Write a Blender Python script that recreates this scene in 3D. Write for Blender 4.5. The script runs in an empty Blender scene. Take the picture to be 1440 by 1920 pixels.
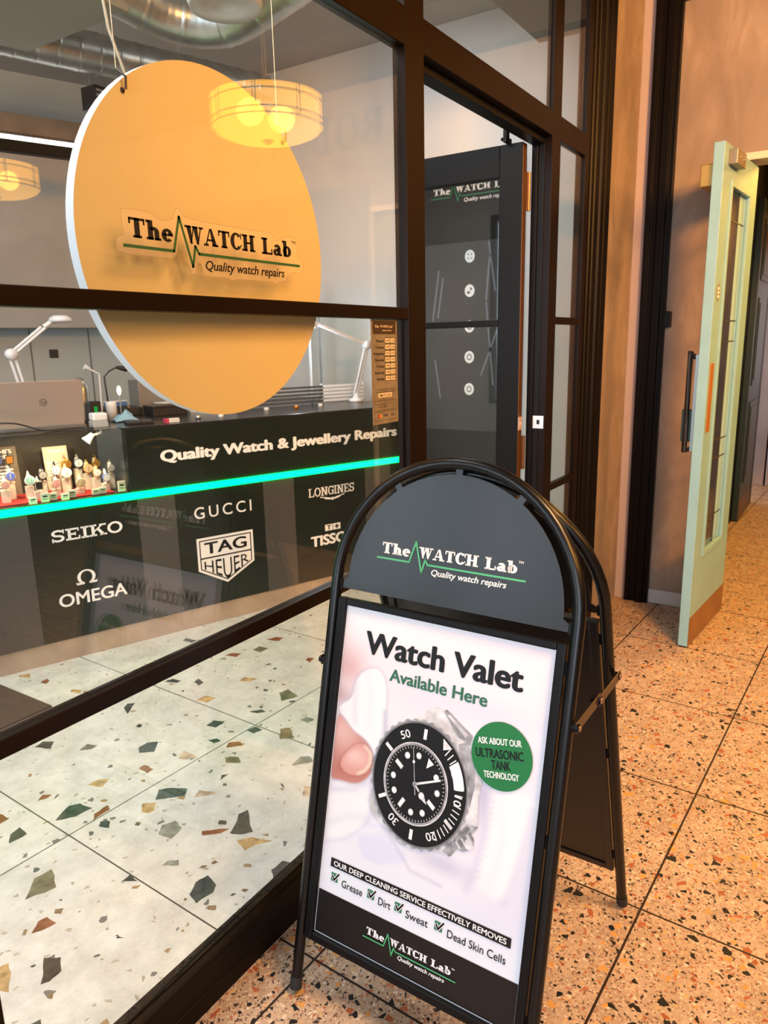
import bpy, bmesh, math, random
from mathutils import Vector, Matrix

S = bpy.context.scene
COL = S.collection
random.seed(7)
PI = math.pi

# ------------------------------------------------------------------ camera
cam_d = bpy.data.cameras.new('camera')
cam = bpy.data.objects.new('camera', cam_d)
COL.objects.link(cam)
RT = Vector((0.54262184, -0.83972591, -0.02054104))
UP = Vector((0.19757262, 0.10382476, 0.97477458))
FW = Vector((0.8164108, 0.53299232, -0.22224443))
M = Matrix(((RT.x, UP.x, -FW.x, 0.0), (RT.y, UP.y, -FW.y, -1.0911), (RT.z, UP.z, -FW.z, 1.45), (0, 0, 0, 1)))
cam.matrix_world = M
cam_d.sensor_fit = 'AUTO'
cam_d.sensor_width = 36.0
cam_d.lens = 1371.0 * 36.0 / 1920.0
cam_d.clip_start = 0.05
cam_d.dof.use_dof = True
cam_d.dof.focus_distance = 1.65
cam_d.dof.aperture_fstop = 8.0
S.camera = cam

# ------------------------------------------------------------------ world, exposure
W = bpy.data.worlds.new('daylight_sky')
S.world = W
W.use_nodes = True
bg = W.node_tree.nodes['Background']
bg.inputs[0].default_value = (0.72, 0.84, 1.0, 1)
bg.inputs[1].default_value = 1.2
S.view_settings.view_transform = 'Standard'
S.view_settings.look = 'None'
S.view_settings.exposure = 0.0
S.view_settings.gamma = 1.0
S.view_settings.use_curve_mapping = False
S.cycles.transparent_max_bounces = 24
S.cycles.max_bounces = 10
S.cycles.caustics_reflective = False
S.cycles.caustics_refractive = False


def area(name, loc, target, size, size_y, power, color, spread=PI):
    L = bpy.data.lights.new(name, 'AREA')
    L.shape = 'RECTANGLE'
    L.size, L.size_y, L.energy, L.color, L.spread = size, size_y, power, color, spread
    o = bpy.data.objects.new(name, L)
    COL.objects.link(o)
    o.location = loc
    o.rotation_euler = (Vector(target) - Vector(loc)).to_track_quat('-Z', 'Y').to_euler()
    return o


# daylight entering through the open end of the arcade behind the photographer
area('daylight_opening', (-3.6, -2.2, 1.9), (1.0, -1.2, 0.8), 2.6, 2.4, 122, (0.80, 0.89, 1.0))
# shop ceiling panels
area('shop_ceiling_light', (1.0, 2.0, 3.2), (1.0, 1.9, 0), 1.0, 1.4, 90, (1.0, 0.96, 0.92))
area('shop_ceiling_light', (3.3, 0.85, 3.2), (3.5, 1.3, 0), 0.9, 0.5, 9, (1.0, 0.95, 0.92))
area('shop_ceiling_light', (0.6, 0.7, 3.2), (0.9, 1.0, 0), 1.0, 0.8, 34, (1.0, 0.97, 0.93))
# added cool light behind a made-up window in the shop's left wall
area('added_cool_daylight', (-1.42, 1.15, 1.75), (1.0, 1.0, 1.5), 1.9, 1.7, 48, (0.78, 0.87, 1.0))
# unseen warm fill lights, added to brighten the arcade
area('arcade_fill_light', (0.2, -2.9, 3.0), (4.1, -0.5, 2.2), 0.9, 0.6, 108, (1.0, 0.43, 0.10), 1.7)
area('arcade_fill_light', (1.0, -2.0, 3.2), (1.3, -1.2, 0), 0.9, 0.8, 72, (1.0, 0.57, 0.27), 2.2)
area('arcade_fill_light', (2.0, -4.7, 3.0), (3.9, -0.5, 1.6), 0.9, 0.6, 40, (1.0, 0.43, 0.09), 1.9)
# rear corridor, beyond the pale green door
area('corridor_light', (5.3, -1.3, 2.75), (4.2, -0.7, 1.0), 0.5, 0.5, 62, (1.0, 0.50, 0.07))
area('corridor_light', (7.2, -1.2, 2.75), (7.2, -0.9, 0), 0.6, 0.6, 45, (1.0, 0.50, 0.10))

# ------------------------------------------------------------------ mesh helpers


class MB:
    """collects polygons; build() links them as one mesh object"""

    def __init__(self):
        self.v, self.f, self.m, self.s = [], [], [], []

    def add(self, verts, faces, mi=0, smooth=False):
        b = len(self.v)
        self.v += [tuple(p) for p in verts]
        for f in faces:
            self.f.append(tuple(b + i for i in f))
            self.m.append(mi)
            self.s.append(smooth)
        return self

    def box(self, x0, y0, z0, x1, y1, z1, mi=0, fn=None):
        vs = [(x, y, z) for z in (z0, z1) for y in (y0, y1) for x in (x0, x1)]
        if fn:
            vs = [fn(*p) for p in vs]
        return self.add(vs, [(0, 2, 3, 1), (4, 5, 7, 6), (0, 1, 5, 4), (2, 6, 7, 3), (0, 4, 6, 2), (1, 3, 7, 5)], mi)

    def prism(self, poly, h0, h1, fn=None, mi=0):
        """poly (a,b) swept from c=h0 to c=h1, fn(a,b,c) -> xyz"""
        n = len(poly)
        fn = fn or (lambda a, b, c: (a, b, c))
        vs = [fn(a, b, h0) for a, b in poly] + [fn(a, b, h1) for a, b in poly]
        fs = [tuple(range(n))[::-1], tuple(range(n, 2 * n))]
        fs += [(i, (i + 1) % n, n + (i + 1) % n, n + i) for i in range(n)]
        return self.add(vs, fs, mi)

    def flat(self, poly, fn, h=0.0, mi=0):
        return self.add([fn(a, b, h) for a, b in poly], [tuple(range(len(poly)))], mi)

    def ring(self, outer, inner, fn, h=0.0, mi=0):
        n = len(outer)
        vs = [fn(a, b, h) for a, b in outer] + [fn(a, b, h) for a, b in inner]
        return self.add(vs, [(i, (i + 1) % n, n + (i + 1) % n, n + i) for i in range(n)], mi)

    def tube(self, pts, r, n=10, closed=False, mi=0, caps=True, flat=1.0):
        P = [Vector(p) for p in pts]
        rs = r if isinstance(r, (list, tuple)) else [r] * len(P)
        k = len(P)
        T = []
        for i in range(k):
            if closed:
                t = P[(i + 1) % k] - P[i - 1]
            else:
                t = P[min(i + 1, k - 1)] - P[max(i - 1, 0)]
            T.append(t.normalized())
        a = Vector((0, 0, 1)) if abs(T[0].z) < 0.9 else Vector((1, 0, 0))
        nrm = T[0].cross(a).normalized()
        vs = []
        for i in range(k):
            nrm = (nrm - T[i] * nrm.dot(T[i])).normalized()
            b = T[i].cross(nrm)
            for j in range(n):
                th = 2 * PI * j / n
                vs.append(P[i] + (nrm * math.cos(th) + b * math.sin(th) * flat) * rs[i])
        fs = []
        for i in range(k if closed else k - 1):
            i2 = (i + 1) % k
            for j in range(n):
                j2 = (j + 1) % n
                fs.append((i * n + j, i * n + j2, i2 * n + j2, i2 * n + j))
        self.add(vs, fs, mi, True)
        if caps and not closed:
            self.add([vs[j] for j in range(n)], [tuple(range(n))[::-1]], mi)
            self.add([vs[(k - 1) * n + j] for j in range(n)], [tuple(range(n))], mi)
        return self

    def lathe(self, prof, c=(0, 0, 0), n=32, mi=0, smooth=True, fn=None):
        """prof [(r,z)], axis +z; fn maps local xyz"""
        vs = []
        for r, z in prof:
            for j in range(n):
                th = 2 * PI * j / n
                p = (r * math.cos(th), r * math.sin(th), z)
                if fn:
                    p = fn(*p)
                vs.append((p[0] + c[0], p[1] + c[1], p[2] + c[2]))
        fs = [(i * n + j, i * n + (j + 1) % n, (i + 1) * n + (j + 1) % n, (i + 1) * n + j)
              for i in range(len(prof) - 1) for j in range(n)]
        return self.add(vs, fs, mi, smooth)

    def build(self, name, mats, parent=None, loc=None, rotz=None, bevel=0.0, recalc=True):
        me = bpy.data.meshes.new(name)
        me.from_pydata([tuple(p) for p in self.v], [], self.f)
        for i, p in enumerate(me.polygons):
            p.material_index = self.m[i]
            p.use_smooth = self.s[i]
        if recalc:
            bm = bmesh.new()
            bm.from_mesh(me)
            bmesh.ops.recalc_face_normals(bm, faces=bm.faces)
            bm.to_mesh(me)
            bm.free()
        for m in (mats if isinstance(mats, (list, tuple)) else [mats]):
            me.materials.append(m)
        o = bpy.data.objects.new(name, me)
        COL.objects.link(o)
        if parent:
            o.parent = parent
        if loc is not None:
            o.location = loc
        if rotz is not None:
            o.rotation_euler = (0, 0, rotz)
        if bevel:
            b = o.modifiers.new('bevel', 'BEVEL')
            b.width, b.segments, b.limit_method = bevel, 2, 'ANGLE'
            b.harden_normals = False
        return o


def tag(o, label, cat, group=None, kind=None):
    if label:
        o['label'] = label
    if cat:
        o['category'] = cat
    if group:
        o['group'] = group
    if kind:
        o['kind'] = kind
    return o


def thing(name, loc, rotz=0.0, label=None, cat=None, group=None, kind=None):
    o = bpy.data.objects.new(name, None)
    o.empty_display_size = 0.05
    COL.objects.link(o)
    o.location = loc
    o.rotation_euler = (0, 0, rotz)
    return tag(o, label, cat, group, kind)


def structure(o):
    o['kind'] = 'structure'
    return o


def ell(cx, cy, rx, ry=None, n=40, a0=0.0):
    ry = rx if ry is None else ry
    return [(cx + rx * math.cos(a0 + 2 * PI * i / n), cy + ry * math.sin(a0 + 2 * PI * i / n)) for i in range(n)]


def rect(x0, y0, x1, y1):
    return [(x0, y0), (x1, y0), (x1, y1), (x0, y1)]


# ------------------------------------------------------------------ materials
MATS = {}


def nt(m):
    m.use_nodes = True
    return m.node_tree.nodes, m.node_tree.links


def pbr(name, col, rough=0.5, metal=0.0, spec=0.5, bump=0.0, bscale=60.0, mottle=0.0, mscale=6.0, coat=0.0):
    m = bpy.data.materials.new(name)
    N, L = nt(m)
    b = N['Principled BSDF']
    b.inputs['Base Color'].default_value = (*col, 1)
    b.inputs['Roughness'].default_value = rough
    b.inputs['Metallic'].default_value = metal
    b.inputs['Specular IOR Level'].default_value = spec
    b.inputs['Coat Weight'].default_value = coat
    tc = N.new('ShaderNodeTexCoord')
    ns = N.new('ShaderNodeTexNoise')
    ns.inputs['Scale'].default_value = mscale
    ns.inputs['Detail'].default_value = 5
    L.new(tc.outputs['Object'], ns.inputs['Vector'])
    rmp = N.new('ShaderNodeValToRGB')
    k = mottle
    rmp.color_ramp.elements[0].position, rmp.color_ramp.elements[1].position = 0.3, 0.7
    rmp.color_ramp.elements[0].color = (*[c * (1 - k) for c in col], 1)
    rmp.color_ramp.elements[1].color = (*[min(1, c * (1 + k)) for c in col], 1)
    L.new(ns.outputs['Fac'], rmp.inputs[0])
    L.new(rmp.outputs[0], b.inputs['Base Color'])
    if bump:
        n2 = N.new('ShaderNodeTexNoise')
        n2.inputs['Scale'].default_value = bscale
        n2.inputs['Detail'].default_value = 4
        L.new(tc.outputs['Object'], n2.inputs['Vector'])
        bp = N.new('ShaderNodeBump')
        bp.inputs['Strength'].default_value = bump
        bp.inputs['Distance'].default_value = 0.01
        L.new(n2.outputs['Fac'], bp.inputs['Height'])
        L.new(bp.outputs['Normal'], b.inputs['Normal'])
    return m


def emit(name, col, strength):
    m = bpy.data.materials.new(name)
    N, L = nt(m)
    N.remove(N['Principled BSDF'])
    e = N.new('ShaderNodeEmission')
    e.inputs[0].default_value = (*col, 1)
    e.inputs[1].default_value = strength
    L.new(e.outputs[0], N['Material Output'].inputs[0])
    return m


def glass(name, tint=(0.95, 0.97, 0.96), gloss=1.0):
    """clear architectural glass: Fresnel mix of mirror and transparency, correct from both sides"""
    m = bpy.data.materials.new(name)
    N, L = nt(m)
    N.remove(N['Principled BSDF'])
    g = N.new('ShaderNodeNewGeometry')
    mx = N.new('ShaderNodeMapRange')
    mx.inputs['To Min'].default_value = 1.5
    mx.inputs['To Max'].default_value = 1 / 1.5
    L.new(g.outputs['Backfacing'], mx.inputs['Value'])
    fr = N.new('ShaderNodeFresnel')
    L.new(mx.outputs[0], fr.inputs['IOR'])
    ml = N.new('ShaderNodeMath')
    ml.operation = 'MULTIPLY'
    ml.inputs[1].default_value = gloss
    L.new(fr.outputs[0], ml.inputs[0])
    tr = N.new('ShaderNodeBsdfTransparent')
    tr.inputs[0].default_value = (*tint, 1)
    gl = N.new('ShaderNodeBsdfGlossy')
    gl.inputs['Roughness'].default_value = 0.0
    ms = N.new('ShaderNodeMixShader')
    L.new(ml.outputs[0], ms.inputs[0])
    L.new(tr.outputs[0], ms.inputs[1])
    L.new(gl.outputs[0], ms.inputs[2])
    L.new(ms.outputs[0], N['Material Output'].inputs[0])
    return m


def glow_shade(name, col, strength, clear):
    """lit lamp shade: part of it lets the bulb shine through"""
    m = bpy.data.materials.new(name)
    N, L = nt(m)
    N.remove(N['Principled BSDF'])
    e = N.new('ShaderNodeEmission')
    e.inputs[0].default_value = (*col, 1)
    e.inputs[1].default_value = strength
    t = N.new('ShaderNodeBsdfTransparent')
    t.inputs[0].default_value = (1.0, 0.72, 0.38, 1)
    ms = N.new('ShaderNodeMixShader')
    ms.inputs[0].default_value = clear
    L.new(e.outputs[0], ms.inputs[1])
    L.new(t.outputs[0], ms.inputs[2])
    L.new(ms.outputs[0], N['Material Output'].inputs[0])
    return m


def sheer(name, col, opacity):
    """tinted clear vinyl"""
    m = bpy.data.materials.new(name)
    N, L = nt(m)
    b = N['Principled BSDF']
    b.inputs['Base Color'].default_value = (*col, 1)
    b.inputs['Roughness'].default_value = 0.3
    t = N.new('ShaderNodeBsdfTransparent')
    ms = N.new('ShaderNodeMixShader')
    ms.inputs[0].default_value = opacity
    L.new(t.outputs[0], ms.inputs[1])
    L.new(b.outputs[0], ms.inputs[2])
    L.new(ms.outputs[0], N['Material Output'].inputs[0])
    return m


def terrazzo(name, base0, base1, layers, grid, off, joint, jcol, rough, spec=0.5):
    """cement matrix with stone chips (Voronoi cells kept at random) and tile joints"""
    m = bpy.data.materials.new(name)
    N, L = nt(m)
    b = N['Principled BSDF']
    b.inputs['Roughness'].default_value = rough
    b.inputs['Specular IOR Level'].default_value = spec
    tc = N.new('ShaderNodeTexCoord')
    # warp
    nz = N.new('ShaderNodeTexNoise')
    nz.inputs['Scale'].default_value = 35
    L.new(tc.outputs['Object'], nz.inputs['Vector'])
    vm = N.new('ShaderNodeVectorMath')
    vm.operation = 'MULTIPLY_ADD'
    vm.inputs[1].default_value = (0.012, 0.012, 0)
    L.new(nz.outputs['Color'], vm.inputs[0])
    L.new(tc.outputs['Object'], vm.inputs[2])
    nb = N.new('ShaderNodeTexNoise')
    nb.inputs['Scale'].default_value = 9
    nb.inputs['Detail'].default_value = 9
    nb.inputs['Roughness'].default_value = 0.75
    L.new(tc.outputs['Object'], nb.inputs['Vector'])
    r0 = N.new('ShaderNodeValToRGB')
    r0.color_ramp.elements[0].position, r0.color_ramp.elements[1].position = 0.35, 0.65
    r0.color_ramp.elements[0].color = (*base0, 1)
    r0.color_ramp.elements[1].color = (*base1, 1)
    L.new(nb.outputs['Fac'], r0.inputs[0])
    cur = r0.outputs[0]
    for sc, dens, edge, cols, offs in layers:
        mp = N.new('ShaderNodeMapping')
        mp.inputs['Location'].default_value = offs
        mp.inputs['Scale'].default_value = (sc, sc, 0.0)
        L.new(vm.outputs[0], mp.inputs['Vector'])
        v1 = N.new('ShaderNodeTexVoronoi')
        v1.voronoi_dimensions = '2D'
        v1.feature = 'F1'
        v1.inputs['Scale'].default_value = 1
        v2 = N.new('ShaderNodeTexVoronoi')
        v2.voronoi_dimensions = '2D'
        v2.feature = 'DISTANCE_TO_EDGE'
        v2.inputs['Scale'].default_value = 1
        L.new(mp.outputs[0], v1.inputs['Vector'])
        L.new(mp.outputs[0], v2.inputs['Vector'])
        sx = N.new('ShaderNodeSeparateColor')
        L.new(v1.outputs['Color'], sx.inputs[0])
        lt = N.new('ShaderNodeMath')
        lt.operation = 'LESS_THAN'
        lt.inputs[1].default_value = dens
        L.new(sx.outputs[0], lt.inputs[0])
        ed = N.new('ShaderNodeMath')
        ed.operation = 'MULTIPLY_ADD'
        ed.inputs[1].default_value = edge
        ed.inputs[2].default_value = edge * 0.6
        L.new(sx.outputs[2], ed.inputs[0])
        gt = N.new('ShaderNodeMath')
        gt.operation = 'GREATER_THAN'
        L.new(v2.outputs['Distance'], gt.inputs[0])
        L.new(ed.outputs[0], gt.inputs[1])
        an = N.new('ShaderNodeMath')
        an.operation = 'MULTIPLY'
        L.new(lt.outputs[0], an.inputs[0])
        L.new(gt.outputs[0], an.inputs[1])
        rc = N.new('ShaderNodeValToRGB')
        rc.color_ramp.interpolation = 'CONSTANT'
        el = rc.color_ramp.elements
        while len(el) < len(cols):
            el.new(0.5)
        for i, c in enumerate(cols):
            el[i].position = i / len(cols)
            el[i].color = (*c, 1)
        L.new(sx.outputs[1], rc.inputs[0])
        mx = N.new('ShaderNodeMix')
        mx.data_type = 'RGBA'
        L.new(an.outputs[0], mx.inputs[0])
        L.new(cur, mx.inputs[6])
        L.new(rc.outputs[0], mx.inputs[7])
        cur = mx.outputs[2]
    # joints on the rotated tile grid
    rot = N.new('ShaderNodeMapping')
    rot.vector_type = 'POINT'
    rot.inputs['Rotation'].default_value = (0, 0, 0.04392)
    L.new(tc.outputs['Object'], rot.inputs['Vector'])
    sp = N.new('ShaderNodeSeparateXYZ')
    L.new(rot.outputs[0], sp.inputs[0])
    ds = []
    for i in (0, 1):
        a = N.new('ShaderNodeMath')
        a.operation = 'SUBTRACT'
        a.inputs[1].default_value = off[i]
        L.new(sp.outputs[i], a.inputs[0])
        p = N.new('ShaderNodeMath')
        p.operation = 'PINGPONG'
        p.inputs[1].default_value = grid / 2
        L.new(a.outputs[0], p.inputs[0])
        ds.append(p)
    mn = N.new('ShaderNodeMath')
    mn.operation = 'MINIMUM'
    L.new(ds[0].outputs[0], mn.inputs[0])
    L.new(ds[1].outputs[0], mn.inputs[1])
    jt = N.new('ShaderNodeMath')
    jt.operation = 'LESS_THAN'
    jt.inputs[1].default_value = joint / 2
    L.new(mn.outputs[0], jt.inputs[0])
    mj = N.new('ShaderNodeMix')
    mj.data_type = 'RGBA'
    mj.inputs[7].default_value = (*jcol, 1)
    L.new(jt.outputs[0], mj.inputs[0])
    L.new(cur, mj.inputs[6])
    L.new(mj.outputs[2], b.inputs['Base Color'])
    return m


def plaster(name, c0, c1, c2):
    m = bpy.data.materials.new(name)
    N, L = nt(m)
    b = N['Principled BSDF']
    b.inputs['Roughness'].default_value = 0.65
    tc = N.new('ShaderNodeTexCoord')
    mp = N.new('ShaderNodeMapping')
    mp.inputs['Scale'].default_value = (1.6, 2.2, 0.9)
    L.new(tc.outputs['Object'], mp.inputs[0])
    n1 = N.new('ShaderNodeTexNoise')
    n1.inputs['Scale'].default_value = 2.6
    n1.inputs['Detail'].default_value = 8
    n1.inputs['Roughness'].default_value = 0.62
    n1.inputs['Distortion'].default_value = 0.8
    L.new(mp.outputs[0], n1.inputs['Vector'])
    r = N.new('ShaderNodeValToRGB')
    el = r.color_ramp.elements
    el[0].position, el[0].color = 0.30, (*c0, 1)
    el[1].position, el[1].color = 0.72, (*c2, 1)
    e = el.new(0.52)
    e.color = (*c1, 1)
    L.new(n1.outputs['Fac'], r.inputs[0])
    L.new(r.outputs[0], b.inputs['Base Color'])
    bp = N.new('ShaderNodeBump')
    bp.inputs['Strength'].default_value = 0.25
    bp.inputs['Distance'].default_value = 0.004
    L.new(n1.outputs['Fac'], bp.inputs['Height'])
    L.new(bp.outputs[0], b.inputs['Normal'])
    return m


bronze = pbr('dark_bronze_frame', (0.0065, 0.0028, 0.0012), 0.36, 0.0, 0.14, mottle=0.1)
blackframe = pbr('black_powder_coat', (0.003, 0.003, 0.0035), 0.28, 0.0, 0.35)
blacksatin = pbr('black_satin_profile', (0.004, 0.004, 0.005), 0.42, spec=0.18)
blackpaint = pbr('black_painted_wood', (0.0028, 0.0019, 0.0015), 0.42, spec=0.13, bump=0.05, bscale=30)
panelblack = pbr('black_sign_sheet', (0.004, 0.004, 0.005), 0.34, spec=0.55, bump=0.02, bscale=250)
white = pbr('white_print', (0.86, 0.86, 0.86), 0.45)
whiteglow = pbr('white_vinyl', (0.82, 0.82, 0.80), 0.4)
ink = pbr('black_print', (0.005, 0.005, 0.006), 0.45, spec=0.3)
greenink = pbr('green_print', (0.012, 0.16, 0.055), 0.4)
mintink = pbr('mint_green_vinyl', (0.07, 0.42, 0.18), 0.4)
headgreen = pbr('dark_green_print', (0.02, 0.13, 0.07), 0.4)
clearglass = glass('clear_glass')
caseglass = glass('display_case_glass', (0.96, 0.98, 0.97))
steel = pbr('brushed_steel', (0.62, 0.62, 0.63), 0.32, 1.0)
chrome = pbr('bright_steel_plate', (0.75, 0.75, 0.76), 0.25, 0.8)
duct_m = pbr('galvanised_duct', (0.50, 0.52, 0.50), 0.34, 0.85, mottle=0.2, mscale=12)
floor_m = terrazzo('warm_terrazzo', (0.33, 0.235, 0.165), (0.50, 0.375, 0.275), [
    (210, 0.36, 0.10, [(0.10, 0.065, 0.05), (0.58, 0.46, 0.36), (0.30, 0.15, 0.09), (0.52, 0.40, 0.29)], (1.3, 0.2, 0)),
    (110, 0.20, 0.13, [(0.018, 0.016, 0.017), (0.36, 0.13, 0.06), (0.64, 0.52, 0.40), (0.05, 0.035, 0.03), (0.55, 0.36, 0.18)], (3.1, 7.7, 0)),
    (70, 0.070, 0.12, [(0.010, 0.010, 0.012), (0.30, 0.09, 0.035), (0.012, 0.012, 0.014), (0.55, 0.27, 0.08)], (5.6, 1.9, 0)),
    (44, 0.060, 0.12, [(0.010, 0.010, 0.012), (0.32, 0.10, 0.045), (0.012, 0.012, 0.014), (0.56, 0.28, 0.08), (0.36, 0.12, 0.06)], (8.6, 2.9, 0))],
    0.602, (0.5455, -0.0656), 0.0060, (0.022, 0.013, 0.010), 0.50, 0.22)
shopfloor_m = terrazzo('pale_terrazzo', (0.53, 0.515, 0.49), (0.74, 0.725, 0.70), [
    (75, 0.030, 0.16, [(0.36, 0.33, 0.28), (0.42, 0.38, 0.32)], (4.4, 1.2, 0)),
    (48, 0.022, 0.16, [(0.10, 0.11, 0.11), (0.16, 0.16, 0.16), (0.34, 0.22, 0.12)], (2.2, 5.3, 0))],
    0.80, (0.2773, 0.0679), 0.0045, (0.07, 0.062, 0.055), 0.28)
conc = plaster('polished_plaster', (0.22, 0.172, 0.135), (0.29, 0.225, 0.175), (0.40, 0.32, 0.255))
shopwall = pbr('white_shop_wall', (0.72, 0.70, 0.68), 0.6, mottle=0.04, mscale=2)
backwall = pbr('pale_grey_green_panel', (0.50, 0.52, 0.49), 0.35, mottle=0.05, mscale=2)
beigewall = pbr('beige_grey_bulkhead', (0.42, 0.38, 0.34), 0.7, mottle=0.1, mscale=3)
ceil_m = pbr('grey_ceiling', (0.46, 0.45, 0.43), 0.8)

# ------------------------------------------------------------------ lettering


def text2d(s, bold=0.0, shear=0.0, spacing=1.0):
    """Blender text -> flat polygons (verts2d, faces), cap height scaled to 1; bold = overlaid shifted copies"""
    cu = bpy.data.curves.new('t', 'FONT')
    cu.body = s
    cu.size = 1.0
    cu.space_character = spacing
    cu.resolution_u = 4
    o = bpy.data.objects.new('t', cu)
    COL.objects.link(o)
    dg = bpy.context.evaluated_depsgraph_get()
    me = bpy.data.meshes.new_from_object(o.evaluated_get(dg))
    v0 = [((v.co.x + shear * v.co.y) / CAP, v.co.y / CAP) for v in me.vertices]
    f0 = [tuple(p.vertices) for p in me.polygons]
    bpy.data.objects.remove(o)
    bpy.data.curves.remove(cu)
    bpy.data.meshes.remove(me)
    if not bold:
        return v0, f0
    vs, fs = [], []
    for k in range(8):
        dx, dy = bold * 1.4 * math.cos(PI * k / 4), bold * 0.8 * math.sin(PI * k / 4)
        b = len(vs)
        vs += [(x + dx, y + dy, k) for x, y in v0]
        fs += [tuple(b + i for i in f) for f in f0]
    return vs, fs


CAP = 1.0
_v, _f = text2d('H')
CAP = max(p[1] for p in _v) - min(p[1] for p in _v)


def place2d(mb, vf, x0, x1, y, cap, fn, h=0.0, mi=0, rot=0.0, widthfit=True):
    vs, fs = vf
    a, b = min(p[0] for p in vs), max(p[0] for p in vs)
    sx = (x1 - x0) / (b - a)
    c, s = math.cos(rot), math.sin(rot)
    out = []
    for p in vs:        # overlaid copies get a hair of extra height each
        X, Y = (p[0] - a) * sx, p[1] * cap
        out.append(fn(x0 + X * c - Y * s, y + X * s + Y * c, h + (p[2] * 0.00003 if len(p) > 2 else 0)))
    mb.add(out, fs, mi)
    return mb


# slab serif alphabet drawn stroke by stroke
class Glyph:
    def __init__(self):
        self.v, self.f = [], []

    def poly(self, P):
        b = len(self.v)
        self.v += P
        self.f.append(tuple(range(b, b + len(P))))

    def r(self, x0, y0, x1, y1):
        self.poly(rect(x0, y0, x1, y1))

    def q(self, *P):
        self.poly(list(P))

    def arc(self, cx, cy, rx, ry, a0, a1, tx, ty, n=18):
        for i in range(n):
            t0 = math.radians(a0 + (a1 - a0) * i / n)
            t1 = math.radians(a0 + (a1 - a0) * (i + 1) / n)
            self.poly([(cx + rx * math.cos(t0), cy + ry * math.sin(t0)), (cx + rx * math.cos(t1), cy + ry * math.sin(t1)),
                       (cx + (rx - tx) * math.cos(t1), cy + (ry - ty) * math.sin(t1)), (cx + (rx - tx) * math.cos(t0), cy + (ry - ty) * math.sin(t0))])


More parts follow.
